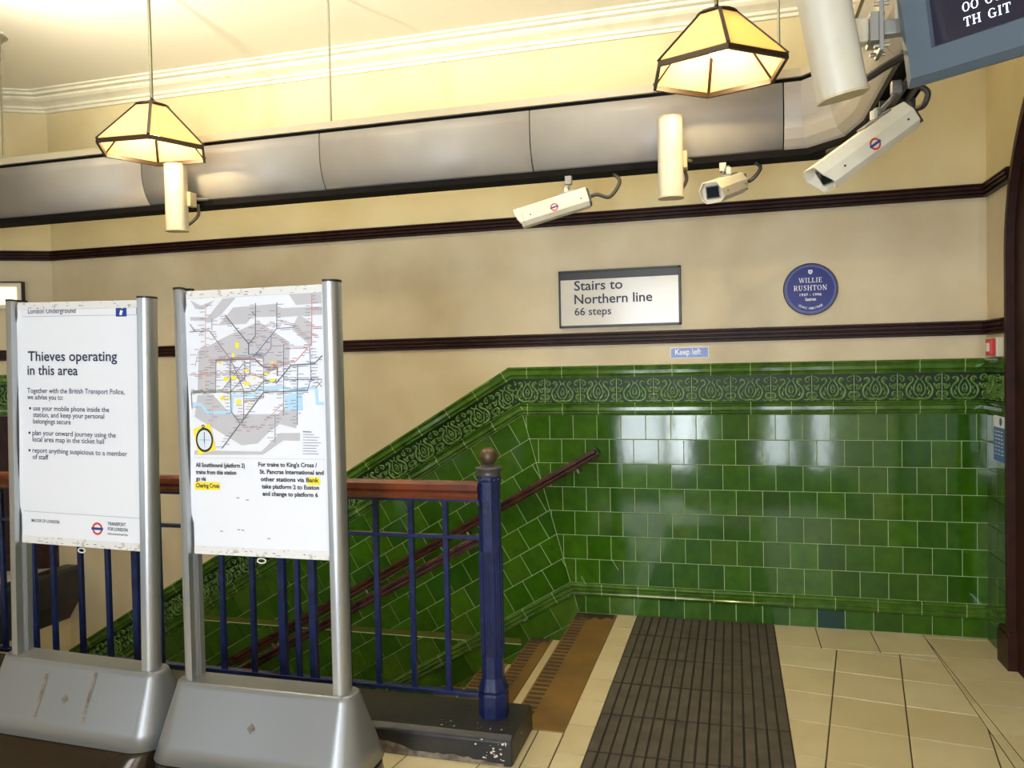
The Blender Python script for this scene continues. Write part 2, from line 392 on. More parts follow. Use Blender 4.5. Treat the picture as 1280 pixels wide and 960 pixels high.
# floor
FT = -.004
mb = MB()
mb.box((STX+.26, STY, -.3), (XR+.3, 0, FT)); mb.box((WLX-.2, FAR-.2, -.3), (XR+.3, STY, FT)); mb.box((WLX-.2, STY, -.3), (STL, .0, FT))
MBT = MB()
TOP = lambda u, v, n=0: Vector((u, v, n))
def floor_grid(org, ang, pu, pv, hps, stag=0, tilt=.002, rng=30):
    c, s = math.cos(ang), math.sin(ang)
    for j in range(-rng, rng):
        for i in range(-rng, rng):
            o = stag*pu if j % 2 else 0
            q = [(i*pu+o, j*pv), ((i+1)*pu+o, j*pv), ((i+1)*pu+o, (j+1)*pv), (i*pu+o, (j+1)*pv)]
            q = [(org[0]+x*c-y*s, org[1]+x*s+y*c) for x, y in q]
            q = clip(q, hps)
            if q: tile(MBT, TOP, q, .0028, FT, 0, tilt, .0012)
MX0, MX1, MY0, MY1 = -.60, .215, -2.75, -.012
RX = 1.03
floor_grid((-.727, 0), 0, .126, .262, [(-1, 0, .727), (1, 0, MX0), (0, 1, -.01), (0, -1, 2.9)], rng=14)                     # strip between stairs and mat
floor_grid((.527, -.363), R(-8.4), .311, .325, [(-1, 0, -MX1), (1, 0, RX), (0, 1, -.36), (0, -1, 2.9)])                    # slewed field right of the mat
floor_grid((.15, -.36), 0, .30, .35, [(-1, 0, -MX1), (1, 0, RX), (0, 1, 0), (0, -1, .36)], rng=6)                          # cut row along the wall
floor_grid((RX, -.06), R(2), .33, .30, [(-1, 0, -RX), (1, 0, XR), (0, 1, 0), (0, -1, 2.9)], rng=14)                        # right of the long joint
floor_grid((-.84, -1.66), 0, .30, .30, [(-1, 0, .90), (1, 0, -.727), (0, 1, -1.66), (0, -1, 2.9)], rng=8)
floor_grid((-1.0, -1.99), R(-8.4), .311, .325, [(-1, 0, 6.2), (1, 0, -.86), (0, 1, -1.99), (0, -1, 4)], rng=30)
floor_grid((0, -2.9), R(-8.4), .311, .325, [(-1, 0, .86), (1, 0, XR), (0, 1, -2.9), (0, -1, 4)], rng=20)
fl = struct('floor', mb, FGROUT)
MBT.build('floor_tiles', FLOOR, fl)
mb = MB(); mb.box((STL-.2, STY-.2, -3.2), (STX+.2, STY, -.3)); struct('wall_stairwell_front', mb, WALL)
mb = MB(); mb.box((STL-.2, STY, -3.2), (STL, .0, -.30)); struct('wall_stairwell_left', mb, WALL)

# ------------------------------------------------------------------ plan sweeps: picture rail, dado rail, cornice
def plan_sweep(mb, pts, prof, z):
    pts = [Vector((x, y)) for x, y in pts]; path = []; A = []
    for i, p in enumerate(pts):
        ds = []
        if i > 0: ds.append((pts[i]-pts[i-1]).normalized())
        if i < len(pts)-1: ds.append((pts[i+1]-pts[i]).normalized())
        ns = [Vector((d.y, -d.x)) for d in ds]           # to the right of travel
        n = ns[0] if len(ns) == 1 else (ns[0]+ns[1])/(1+ns[0].dot(ns[1]))
        path.append((p.x, p.y, z)); A.append((n.x, n.y, 0))
    mb.sweep(path, A, [(0, 0, 1)]*len(pts), prof)
pl = LEFTF(LFL, 0)
PLAN = [(pl.x, FAR), (pl.x, pl.y), (XL, 0), (XR, 0), (XR, -.335)]
PLANC = [(pl.x, FAR), (pl.x, pl.y), (XL, 0), (XR, 0), (XR, FAR)]
PLANL = [(pl.x, FAR), (pl.x, pl.y), (XL, 0)]
def rail_prof(h):
    k = h/5; return [(0, 0), (.014, 0), (.022, k*.25), (.022, k*.8), (.012, k), (.012, k*1.2), (.03, k*1.4), (.03, k*2.1), (.016, k*2.35), (.016, k*2.6), (.034, k*2.8), (.034, k*3.6), (.018, k*3.85), (.018, k*4.05), (.03, k*4.3), (.03, k*4.8), (.02, h), (0, h)]
mb = MB(); plan_sweep(mb, PLAN[:-1]+[(XR, -.42)], rail_prof(.075), 2.472); tag(struct('trim_1', mb, DARKWOOD), 'upper dark brown grooved rail running along the cream walls')
mb = MB(); plan_sweep(mb, PLAN, rail_prof(.08), 1.709); tag(struct('trim_2', mb, DARKWOOD), 'lower dark brown grooved rail just above the green tiles')
mb = MB(); c = [(0, 0), (.02, 0), (.025, .018), (.045, .022), (.05, .038), (.075, .05), (.105, .06), (.125, .075), (.13, .088), (.165, .092), (.17, .108), (.195, .112), (.2, .125), (0, .125)]
plan_sweep(mb, PLANC, c, CEILZ-.122); struct('trim_3', mb, CORN)

# ------------------------------------------------------------------ green tiled dado on the back wall
K0 = (-1.406, 1.579); AL = R(30.6); CA, SA = math.cos(AL), math.sin(AL); TK = math.tan(AL/2)
SLEN = 4.6
def mitre_sweep(mb, prof_h, left_ext=SLEN):
    # profile points (depth below the dado's top line, out of the wall); runs down the slope, along the level, round the right corner
    rings = []
    for q in ('slope', 'kink', 'corner', 'end'):
        ring = []
        for h, o in prof_h:
            if q == 'slope': x = K0[0]-CA*left_ext+SA*h; z = K0[1]-SA*left_ext-CA*h; P = Vector((x, -o, z))
            elif q == 'kink': P = Vector((K0[0]+TK*h, -o, K0[1]-h))
            elif q == 'corner': P = Vector((XR-o, -o, K0[1]-h))
            else: P = Vector((XR-o, -.34, K0[1]-h))
            ring.append(P)
        rings.append(ring)
    mb.loft(rings)
T1 = [(0, 0), (0, .026), (.012, .032), (.016, .024), (.024, .022), (.03, .028), (.05, .030), (.056, .020), (.062, .018), (.066, .024), (.074, .022), (.076, 0)]
T2 = [(.234, 0), (.234, .022), (.240, .026), (.246, .016), (.256, .014), (.262, .028), (.282, .030), (.288, .018), (.298, .022), (.303, .018), (.311, .012), (.311, 0)]
T3 = [(1.388, 0), (1.388, .014), (1.394, .026), (1.402, .03), (1.410, .022), (1.418, .020), (1.424, .030), (1.434, .026), (1.440, .018), (1.450, .026), (1.458, .02), (1.466, .014), (1.466, 0)]
dado = MB(); dado.smooth = False
for T in (T1, T2, T3): mitre_sweep(dado, T)
# joints across the mouldings
dado.cur = 1
def joint(fr, u, T, side):
    for (h0, o0), (h1, o1) in zip(T[1:-2], T[2:-1]):
        dado.poly([fr(u-.0014, -h0, o0+.0006), fr(u+.0014, -h0, o0+.0006), fr(u+.0014, -h1, o1+.0006), fr(u-.0014, -h1, o1+.0006)])
FS = Frame((K0[0], 0, K0[1]), (1, 0, 0), (0, 0, 1), (0, -1, 0))
FSL = Frame((K0[0], 0, K0[1]), (CA, 0, SA), (-SA, 0, CA), (0, -1, 0))       # along the slope: u negative = down
FRT = Frame((XR, 0, K0[1]), (0, -1, 0), (0, 0, 1), (-1, 0, 0))
MP = .2305
for k in range(13):
    u = -1.283+MP*k - K0[0]
    if u < XR-K0[0]-.03:
        for T in (T1, T2, T3): 
            if T is T3 and u < .42: continue
            joint(FS, u, T, 0)
for k in range(19):
    for T in (T1, T2, T3): joint(FSL, -.06-MP*k, T, 0)
trim4 = struct('trim_4', dado, [GLAZE2, GROUT]); tag(trim4, 'glazed green mouldings edging the tiled dado')
# flat tiles
TP = .1535
grout = MB()
grout.poly([(K0[0]-CA*SLEN, -.003, K0[1]-SA*SLEN), (K0[0]-CA*SLEN+SA*3, -.003, K0[1]-SA*SLEN-CA*3), (K0[0]+TK*1.6+.9, -.003, K0[1]-3.), (K0[0]+TK*1.579, -.003, 0), (XR, -.003, 0), (XR, -.003, K0[1]), (K0[0], -.003, K0[1])][::-1])
gr = struct('trim_5', grout, GROUT)
tl = MB()
TH = .008
H0, H1, H2 = .311, 1.388, 1.466
NR = 7; RH = (H1-H0)/NR
mit = (1, TK)          # mitre line: x - K0x = TK*h, h = -v -> x + TK*v = 0 in FS coordinates
def hrows():
    for j in range(NR): yield (H0+RH*j, H0+RH*(j+1), j)
for ha, hb, j in hrows():
    ph = .699 if j % 2 == 0 else .699+TP/2
    for k in range(-16, 8):
        u0 = ph+TP*k-K0[0]
        q = clip([(u0, -hb), (u0+TP, -hb), (u0+TP, -ha), (u0, -ha)], [(-1, -TK, 0), (1, 0, XR-K0[0])])
        if q: tile(tl, FS, q, .0013, .003, TH, .0035)
    for k in range(0, 31):
        u0 = -TP*k + (.03 if j % 2 else .03+TP/2)+.154
        q = clip([(u0-TP, -hb), (u0, -hb), (u0, -ha), (u0-TP, -ha)], [(1, -TK, 0)])
        if q: tile(tl, FSL, q, .0013, .003, TH, .004)
    for k in range(-1, 4):
        u0 = TP*k + (0 if j % 2 else TP/2)+.03
        q = clip([(u0, -hb), (u0+TP, -hb), (u0+TP, -ha), (u0, -ha)], [(-1, 0, -.008), (1, 0, .34)])
        if q: tile(tl, FRT, q, .0013, .003, TH, .003)
DARKU = None
for k in range(-10, 8):           # skirting row
    u0 = .307+.1545*k-K0[0]
    q = clip([(u0, -1.579), (u0+.1545, -1.579), (u0+.1545, -H2), (u0, -H2)], [(-1, -TK, 0), (1, 0, XR-K0[0])])
    if not q: continue
    if k == 1: DARKU = q; continue
    tile(tl, FS, q, .0013, .003, TH+.003, .004)
for r_ in range(4):
    for k in range(0, 30):
        u0 = -TP*1.5*k + (.2 if r_ % 2 else .1)
        ha, hb = H2+.154*r_, H2+.154*(r_+1)
        q = clip([(u0-TP*1.5, -hb), (u0, -hb), (u0, -ha), (u0-TP*1.5, -ha)], [(1, -TK, 0)])
        if q: tile(tl, FSL, q, .0013, .003, TH+.002, .004)
for k in range(3):
    u0 = .154*k+.008; q = clip([(u0, -1.579), (u0+.154, -1.579), (u0+.154, -H2), (u0, -H2)], [(1, 0, .34)])
    if q: tile(tl, FRT, q, .0013, .003, TH+.003, .003)
tl.build('dado_tiles', GLAZE, gr)
dk = MB(); tile(dk, FS, DARKU, .0013, .003, TH+.003, 0); tag(dk.build('replaced_tile', TEAL, gr), 'dark teal replacement tile')

# relief frieze
def bez(pts, n=9):
    out = []
    for i in range(n):
        t = i/(n-1); q = [Vector(p) for p in pts]
        while len(q) > 1: q = [a.lerp(b, t) for a, b in zip(q, q[1:])]
        out.append(q[0])
    return out
def catmull(pts, n=4):
    P = [Vector(p) for p in pts]; P = [P[0]*2-P[1]]+P+[P[-1]*2-P[-2]]; out = []
    for i in range(1, len(P)-2):
        for k in range(n):
            t = k/n; a, b, c, d = P[i-1], P[i], P[i+1], P[i+2]
            out.append(.5*((2*b)+(c-a)*t+(2*a-5*b+4*c-d)*t*t+(3*b-a-3*c+d)*t**3))
    out.append(P[-2]); return out
MOT = []
def mot(pts, r0, r1, n=3):
    for s in (1, -1):
        c = catmull([(p[0]*s, p[1]) for p in pts], n)
        MOT.append([(p.x, p.y, r0+(r1-r0)*i/(len(c)-1)) for i, p in enumerate(c)])
mot([(.062, .122), (.050, .134), (.036, .128), (.034, .112), (.046, .098), (.062, .080), (.068, .055), (.058, .026), (.036, .012), (.012, .010), (.0, .016)], .0045, .0065)
mot([(.0, .128), (.016, .108), (.028, .082), (.030, .056), (.020, .036), (.006, .026)], .003, .0055)
mot([(.0, .098), (.010, .078), (.011, .060), (.002, .048)], .003, .0045)
mot([(.022, .142), (.012, .132), (.010, .118), (.020, .108)], .0035, .003)
mot([(.108, .146), (.092, .142), (.080, .130), (.084, .116), (.098, .114)], .004, .0045)
mot([(.112, .094), (.096, .092), (.084, .082), (.090, .070), (.106, .072)], .004, .0045)
mot([(.112, .050), (.098, .052), (.088, .042), (.090, .026), (.104, .022), (.112, .030)], .0045, .004)
mot([(.070, .012), (.084, .008), (.098, .012), (.113, .006)], .004, .004)
mot([(.048, .060), (.050, .046), (.042, .034)], .0035, .005)
mot([(.072, .100), (.078, .092), (.074, .082)], .003, .0045)
mot([(.046, .082), (.040, .072), (.044, .062)], .003, .004)
BLOBS = [(0, .066, .006), (.046, .118, .005), (-.046, .118, .005), (.1, .128, .006), (-.1, .128, .006), (.1, .082, .006), (-.1, .082, .006), (.1, .036, .006), (-.1, .036, .006), (.0, .036, .005), (.034, .022, .004), (-.034, .022, .004)]
def put_motif(mb, fr, u, v, hp=None):
    mb.smooth = True; mb.cur = 0
    for c in MOT:
        run = []
        for p in c:
            x, y = u+p[0], v+p[1]
            if hp and any(a*x+b*y > k for a, b, k in hp):
                if len(run) > 2: break
                run = []
            else: run.append((x, y, p[2]))
        if len(run) > 2: mb.tube([fr(x, y, .0105) for x, y, _ in run], [r*1.5 for _, _, r in run], 6)
    for bx, by, br in BLOBS:
        if hp and any(a*(u+bx)+b*(v+by) > k for a, b, k in hp): continue
        mb.ball(tuple(fr(u+bx, v+by, .012)), br*1.2, 7, 5)
    mb.smooth = False
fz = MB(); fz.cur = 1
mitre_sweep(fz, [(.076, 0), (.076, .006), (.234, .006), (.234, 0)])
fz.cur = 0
for k in range(-1, 12): put_motif(fz, FS, -1.283+MP*k-K0[0], -.234, [(-1, -TK, -.004), (1, 0, XR-K0[0]-.006)])
for k in range(-1, 19): put_motif(fz, FSL, -.11-MP*k, -.234, [(1, -TK, -.004)])
for k in range(2): put_motif(fz, FRT, .11+MP*k, -.234, [(-1, 0, -.008), (1, 0, .338)])
fz.cur = 2
for k in range(12):
    u = -1.283+MP*(k+.5)-K0[0]; slab(fz, FS, u-.001, -.232, u+.001, -.078, .006, .012)
struct('trim_6', fz, [RELIEF, RELIEFBG, GROUT])['label'] = 'green relief frieze of scrolling leaves'
# the short piece on the splayed wall at the left
lf = MB()
FLF = Frame(LEFTF(0, 1.60), LEFTF.U, LEFTF.V, LEFTF.N)
for T in (T1, T2): lf.loft([[FLF(u, -h, o) for h, o in T] for u in (.0, LFL)])
lf.cur = 1; lf.loft([[FLF(u, -h, o) for h, o in [(.076, 0), (.076, .006), (.234, .006), (.234, 0)]] for u in (0, LFL)])
lf.cur = 2
for k in range(5):
    put_motif(lf, FLF, .1+MP*k, -.234)
    for i in range(len(lf.mi)-1, -1, -1): pass
struct('trim_7', lf, [RELIEF, RELIEFBG, RELIEF])
pn = MB()
slab(pn, LEFTF, .02, .1, LFL, 1.285, 0, .02)
for a_, b_ in ((.02, .12), (.55, .65), (1.1, 1.2)): slab(pn, LEFTF, a_, .1, b_, 1.285, .02, .035)
for a_, b_ in ((.1, .22), (.62, .72), (.86, .90), (1.19, 1.285)): slab(pn, LEFTF, .02, a_, LFL, b_, .02, .04)
struct('trim_8', pn, DARKWOOD)

lg = MB(); slab(lg, BACK, -3.9, -.232, -1.36, -.196, 0, .0125); lg.cur = 1; slab(lg, BACK, -3.9, -.238, -1.36, -.232, 0, .0125)  # painted strip for a line of light on the stairwell wall, no moulding
struct('painted_light_line', lg, [mat('olive_light_line', S(84, 92, 40), .25), GROUT])

# arch frame in the right wall
ar = MB()
YA, YB, ZS = -.335, -2.5, 2.1
pa = [(YA, 0.0), (YA, ZS)]
yc, ry, rz = (YA+YB)/2, (YA-YB)/2, 1.05
cur = [(yc+ry*math.cos(t), ZS+rz*math.sin(t)) for t in [math.pi*k/28 for k in range(29)]]
full = [(YA, .17)] + cur + [(YB, .17)]
prof = [(0, 0), (0, .008), (.012, .018), (.03, .018), (.036, .010), (.05, .010), (.058, .032), (.085, .034), (.092, .026), (.11, .03), (.12, .05), (.15, .05), (.15, 0)]
path, A, B = [], [], []
for i, (y, z) in enumerate(full):
    t = Vector((full[min(i+1, len(full)-1)][0]-full[max(i-1, 0)][0], full[min(i+1, len(full)-1)][1]-full[max(i-1, 0)][1])).normalized()
    path.append((XR, y, z)); A.append((0, -t.y*-1*-1, 0) if False else (0, -t.y, t.x)); B.append((-1, 0, 0))
ar.sweep(path, A, B, prof)
for y in (YA, YB):
    d = -1 if y == YA else 1
    ar.box((XR-.055, min(y, y+d*.17), 0), (XR, max(y, y+d*.17), .17)); ar.box((XR-.048, min(y, y+d*.16), .17), (XR, max(y, y+d*.16), .19))
doors = MB(); doors.poly([(XR-.012, y, z) for y, z in [(YA-.1, 0)] + [(yc+(ry-.1)*math.cos(math.pi*k/28), ZS+(rz-.1)*math.sin(math.pi*k/28)) for k in range(29)] + [(YB+.1, 0)]])
af = struct('door_1', ar, DARKWOOD); af['label'] = 'dark brown moulded arched door frame in the right wall'
doors.build('door_panel', DARKWOOD, af)

# ------------------------------------------------------------------ staircase
TR, RI = .31, .184
st = thing('staircase', 'brown edged steps going down behind the blue railing', 'stairs', (STX, STY/2, 0))
NST = 13
for i in range(NST):
    x1 = -TR*i; z = -RI*i
    m = MB(); xa = x1+(.26 if i == 0 else TR); 
    m.box((x1+.012, STY/2+.004, z-.03), (xa, -STY/2-.014, z-.004)); m.cur = 1; m.box((x1+.03, STY/2+.004, z-RI-.02), (x1+.05, -STY/2-.014, z-.03))
    if i == 0: m.box((x1+.05, STY/2+.004, -.35), (xa, -STY/2-.014, -.03))
    stp = m.build('step', [FLOOR, RISER], st)
    m = MB(); wd = .258 if i == 0 else .150
    m.box((x1, STY/2+.004, z-.035), (x1+wd, -STY/2-.014, z+.001)); m.build('nosing_strip', NOSING, stp, .003)
    if i < 2:
        m = MB(); xr = x1+(.24 if i == 0 else .13); yw = -STY/2-.0145
        edge = [(x1+.004+(xr-x1)*q/12, yw-(.16 if i == 0 else .12)*(.75+.25*math.sin(q*1.7+i))*(1-.35*q/12)) for q in range(13)]
        m.poly([(edge[0][0], yw, z+.0014)]+[(a, b, z+.0014) for a, b in edge]+[(edge[-1][0], yw, z+.0014)]); m.build('dirt_patch', mat('black_stair_dirt', S(44, 38, 32), .6) if 'black_stair_dirt' not in MATS else MATS['black_stair_dirt'], stp)
    if i < 4:
        m = MB()
        for k in range(31):
            y = STY/2+.05+k*.0515
            m.box((x1+.012, y, z+.0005), (x1+.085, y+.022, z+.0035))
        m.build('grip_bars', GRIP, stp)

# black kerb under the railing (with its left return)
kb = MB(); KZ = .12
kb.loft([[(x, -2.0, 0), (x, -2.0, KZ-.02), (x, -1.975, KZ), (x, -1.68, KZ), (x, -1.66, KZ-.02), (x, -1.66, 0)] for x in (STL-.2, -.885, -.865)])
kb.loft([[(STL-.02, y, -.30), (STL-.02, y, KZ), (STL+.10, y, KZ), (STL+.12, y, KZ-.02), (STL+.12, y, -.12), (STL, y, -.30)] for y in (-1.66, -.001)])
kerb = kb.build('railing_kerb', BLACKP, None, .008)
tag(kerb, 'chipped black painted kerb on the floor under the blue railing', 'kerb')
m = MB()
random.seed(3)
for k in range(42):
    a = random.random()
    if k < 24: c0 = Vector((-.885-abs(random.gauss(0, .06)), -2.001, random.uniform(.02, .105)));  U, V = Vector((1, 0, 0)), Vector((0, 0, 1))
    elif k < 30: c0 = Vector((-.8645, random.uniform(-1.99, -1.8), random.uniform(.02, .1))); U, V = Vector((0, 1, 0)), Vector((0, 0, 1))
    else: c0 = Vector((random.uniform(-1.35, -.88), random.uniform(-1.97, -1.88), KZ+.0012)); U, V = Vector((1, 0, 0)), Vector((0, 1, 0))
    r0 = random.choice((.002, .003, .003, .004, .006)); sq = random.uniform(.4, 1)
    m.poly([c0+U*math.cos(2*math.pi*t/7)*r0*random.uniform(.7, 1.2)+V*math.sin(2*math.pi*t/7)*r0*sq*random.uniform(.7, 1.2) for t in range(7)])
m.build('paint_chips', CHIP, kerb)
m = MB(); top = []; bot = []
for k in range(40):
    x = -1.62+.72*k/39; t = k/39
    top.append((x, -2.0012, max(.012, .052*(1-t)+.02*math.sin(9*t)*(1-t)+random.uniform(-.005, .005)+.01))); bot.append((x, -2.0012, .002))
for k in range(39): m.poly([bot[k], bot[k+1], top[k+1], top[k]])
m.build('peeled_patch', PEEL, kerb)

# ------------------------------------------------------------------ railing with newel post
RY = -1.81
rl = thing('stair_railing', 'navy blue iron railing with mahogany top rail and ball-topped newel', 'railing', (-.994, RY, KZ))
def L_(x, y, z): return (x+.994, y-RY, z-KZ)
m = MB(); hp = [(-.034, 1.035), (-.038, 1.05), (-.032, 1.062), (-.040, 1.075), (-.036, 1.098), (-.02, 1.108), (.02, 1.108), (.036, 1.098), (.040, 1.075), (.032, 1.062), (.038, 1.05), (.034, 1.035)]
m.loft([[L_(x, RY+a, z) for a, z in hp] for x in (STL, -1.035)]); m.build('handrail', MAHOG, rl)
m = MB(); m.box(L_(STL, RY-.016, 1.022), L_(-1.035, RY+.016, 1.036)); m.build('rail_core', BLUE, rl)
for nm, z, h, d in (('middle_rail', .87, .016, .03), ('bottom_rail', .20, .018, .036)):
    m = MB(); m.box(L_(STL, RY-d/2, z-h/2), L_(-1.03, RY+d/2, z+h/2)); m.build(nm, BLUE, rl, .003)
thin = [-1.193, -1.352, -1.519, -1.666, -1.914, -2.146, -2.308, -2.483, -2.654, -2.95, -3.113, -3.28, -3.40, -3.598, -3.76, -3.92, -4.08, -4.24, -4.4, -4.56, -4.72, -4.88]
thick = [-1.837, -1.992, -2.787, -3.511]
b0 = None
for x in thin:
    if b0 is None:
        m = MB(); m.box(L_(x-.0115, RY-.0115, .205), L_(x+.0115, RY+.0115, 1.024)); b0 = m.build('baluster', BLUE, rl, .002, 1); b0x = x
    else:
        c = b0.copy(); COL.objects.link(c); c.parent = rl; c.location.x = x-b0x
b1 = None
for x in thick:
    if b1 is None:
        m = MB(); m.box(L_(x-.0165, RY-.0165, KZ), L_(x+.0165, RY+.0165, 1.024)); b1 = m.build('standard', BLUE, rl, .003, 1); b1x = x
    else:
        c = b1.copy(); COL.objects.link(c); c.parent = rl; c.location.x = x-b1x
m = MB(); n8 = 8; r8 = math.pi/8
k8 = 1/math.cos(r8)
m.lathe([(.060*k8, 0), (.060*k8, .095), (.056*k8, .105), (.061*k8, .115), (.056*k8, .128), (.05*k8, .145), (.045*k8, .165), (.0445*k8, .24), (.0445*k8, .99), (.047*k8, 1.0), (.047*k8, 1.012), (.044*k8, 1.02)], 8, (0, 0, 0), r8)
for q in range(8):
    ang = q*math.pi/4
    for s_ in (-.011, 0, .011):
        fx = Matrix.Rotation(ang, 4, 'Z')
        m.M = fx; m.box((.0435, s_-.0032, .26), (.0495, s_+.0032, .70))
m.M = None
nw = m.build('newel_post', BLUE, rl, .002, 1)
m = MB(); m.smooth = True; m.lathe([(.047, 1.012), (.05, 1.022), (.047, 1.03), (.05, 1.036), (.056, 1.044), (.058, 1.05), (.04, 1.053), (.026, 1.058), (.022, 1.064)], 20); m.build('newel_cap', mat('grey_black_iron', S(74, 70, 72), .45, .3), nw)
m = MB(); m.smooth = True
for q in range(16): 
    a = 2*math.pi*q/16; m.ball((.047*math.cos(a), .047*math.sin(a), 1.0), .007, 7, 5)
m.build('beading', BLUE, nw)
m = MB(); m.smooth = True; m.ball((0, 0, 1.096), .038, 20, 14); m.build('ball_finial', mat('dull_bronze', S(84, 68, 50), .42, .5), nw)

# handrails of the stairs
def handrail(name, label, y, p0, p1, wall, r, mm):
    t = thing(name, label, 'handrail', (p0[0], y, p0[1]))
    d = Vector((p1[0]-p0[0], 0, p1[1]-p0[1])); u = d.normalized(); n = Vector((-u.z, 0, u.x)); 
    if n.z < 0: n = -n
    prof = [(-.5, -.9), (.5, -.9), (.62, -.45), (.5, -.1), (.8, .2), (.85, .6), (.5, .95), (-.5, .95), (-.85, .6), (-.8, .2), (-.5, -.1), (-.62, -.45)]
    rings = [[Vector((0, 1, 0))*a*r*k + n*b*r*k + u*s for a, b in prof] for s, k in ((-.012, .6), (0, .95), (.03, 1), (d.length, 1))]
    m = MB(); m.loft(rings); m.build('rail', mm, t)
    for k in range(5):
        s = .16+k*.85
        if s > d.length or wall < .01: break
        c0 = u*s; m = MB()
        m.tube([c0-n*r*.8, c0-n*r*1.6, c0-n*r*2+Vector((0, wall*.4, 0)), c0-n*r*2+Vector((0, wall*.97, 0))], .007, 8)
        m.build('bracket', BRASSR, t)
    return t
handrail('stair_handrail', 'dark wooden handrail sloping down the green tiled wall', -.08, (-.832, 1.035), (-4.6, -1.12), .07, .033, MAHOG2)
handrail('stair_handrail', 'dark handrail sloping down just behind the blue newel and balusters', -1.665, (-1.06, .85), (-4.6, -1.14), -.02 if False else .0, .024, MAHOG2)

# ribbed mat
mt = MB(); mt.cur = 1; mt.box((MX0, MY0, -.003), (MX1, MY1, .003)); mt.cur = 0
NRB = 17; pw = (MX1-MX0)/NRB; RL = .36
yy = MY1; row = 0
while yy-RL > MY0:
    for k in range(NRB):
        x0 = MX0+pw*k
        jit = random.uniform(-.002, .002)
        mt.box((x0+.005, yy-RL+.006, .003), (x0+pw-.005, yy-.006, .0085+jit*.3))
        mt.box((x0+pw*.5-.0012, yy-RL+.006, .0085), (x0+pw*.5+.0012, yy-.006, .0092))
    yy -= RL
tag(mt.build('ribbed_mat', [MATRUB, MATDARK]), 'dark brown ribbed rubber mat on the cream tiled floor', 'floor mat')

# ------------------------------------------------------------------ wall signs
def sign_frame(o, u, v): return Frame((0, 0, 0), (1, 0, 0), (0, 0, 1), (0, -1, 0))
LOC = Frame((0, 0, 0), (1, 0, 0), (0, 0, 1), (0, -1, 0))
t = thing('direction_sign', 'white framed sign reading Stairs to Northern line 66 steps', 'sign', (-1.06, 0, 1.822))
m = MB(); W_, H_ = .76, .36
for a in ((0, 0, W_, .014), (0, H_-.012, W_, H_), (0, 0, .012, H_), (W_-.014, 0, W_, H_)): slab(m, LOC, *a, .0, .034)
slab(m, LOC, .01, H_-.058, W_-.01, H_-.01, 0, .03)  # dark reflection across the sign's top, built as a black strip
m.build('frame', SIGNK, t, .002)
m = MB(); slab(m, LOC, .012, .014, W_-.014, H_-.055, 0, .028); m.build('panel', SIGNW, t)
m = MB(); put_text(m, LOC, 'Stairs to', .10, .235, .305, .085, .012, .0295); put_text(m, LOC, 'Northern line', .10, .150, .487, .085, .012, .0295); put_text(m, LOC, '66 steps', .10, .078, .232, .068, .01, .0295)
m.build('lettering', INK, t)
t = thing('wall_sign', 'small blue sign reading Keep left above the green tiles', 'sign', (-.371, 0, 1.615))
m = MB(); slab(m, LOC, 0, 0, .23, .067, 0, .004); m.build('border', WHITE, t)
m = MB(); slab(m, LOC, .004, .004, .226, .063, .004, .0055); m.build('panel', KEEP, t)
m = MB(); put_text(m, LOC, 'Keep left', .03, .022, .155, .05, .015, .0062); m.build('lettering', WHITE, t)
# blue plaque
t = thing('blue_plaque', 'round blue commemorative plaque reading WILLIE RUSHTON on cream wall', 'plaque', (.444, 0, 2.004))
m = MB(); m.M = Matrix.Rotation(R(90), 4, 'X'); m.lathe([(.152, 0), (.152, .014), (.148, .018), (.142, .018)], 56); m.M = None; m.build('edge', PLAQK, t)
m = MB(); disc(m, LOC, 0, 0, 0, .140, .0186, 56); m.build('face', PLAQ, t)
m = MB(); disc(m, LOC, 0, 0, .131, .139, .0188, 56); m.build('rim', PLAQR, t)
m = MB(); put_serif(m, LOC, 'WILLIE', -.064, .038, .128, .028, .0195, 1.05); put_serif(m, LOC, 'RUSHTON', -.094, -.008, .186, .030, .0195, 1.05)
put_text(m, LOC, '1937 - 1996', 0, -.040, .12, .021, .012, .0195, True); put_text(m, LOC, 'Satirist', 0, -.068, .06, .024, .02, .0195, True)
msg = 'COMIC HERITAGE'
for i, ch in enumerate(msg):
    if ch == ' ': continue
    a = R(-90-33+66*i/(len(msg)-1)); fr = LOC.sub(.119*math.cos(a), .119*math.sin(a), a+R(90))
    put_text(m, fr, ch, 0, 0, None, .018, .012, .0195, True)
m.build('lettering', WHITE, t)
m = MB(); m.poly([LOC(x, y, .0195) for x, y in ((-.011, .112), (.011, .112), (.012, .098), (.007, .09), (0, .086), (-.007, .09), (-.012, .098))]); m.build('shield', WHITE, t)
m = MB(); disc(m, LOC, 0, .1, .003, .006, .0199, 14); m.build('shield_mark', PLAQ, t)
# right wall: alarm point, notice
RL_ = Frame((0, 0, 0), (0, -1, 0), (0, 0, 1), (-1, 0, 0))
t = thing('fire_call_point', 'red call point on cream back box on the right wall', 'alarm', (XR, -.08, 1.585))
m = MB(); slab(m, RL_, 0, 0, .2, .105, 0, .035); m.build('back_box', CREAMM, t, .006)
m = MB(); slab(m, RL_, .10, .008, .19, .097, .035, .06); m.build('call_box', RED, t, .006)
m = MB(); slab(m, RL_, .12, .03, .17, .075, .06, .0615); m.build('glass_face', WHITE, t)
t = thing('wall_notice', 'blue and white safety notice beside the arched door frame', 'notice', (XR-.009, -.15, 1.03))
m = MB(); slab(m, RL_, 0, 0, .185, .245, 0, .004); m.build('panel', NOTICE, t)
m = MB(); slab(m, RL_, .0, .18, .185, .245, .004, .005); m.build('header', WHITE, t)
m = MB(); disc(m, RL_, .12, .212, 0, .022, .0056, 24); m.build('emblem', INFO, t)
m = MB()
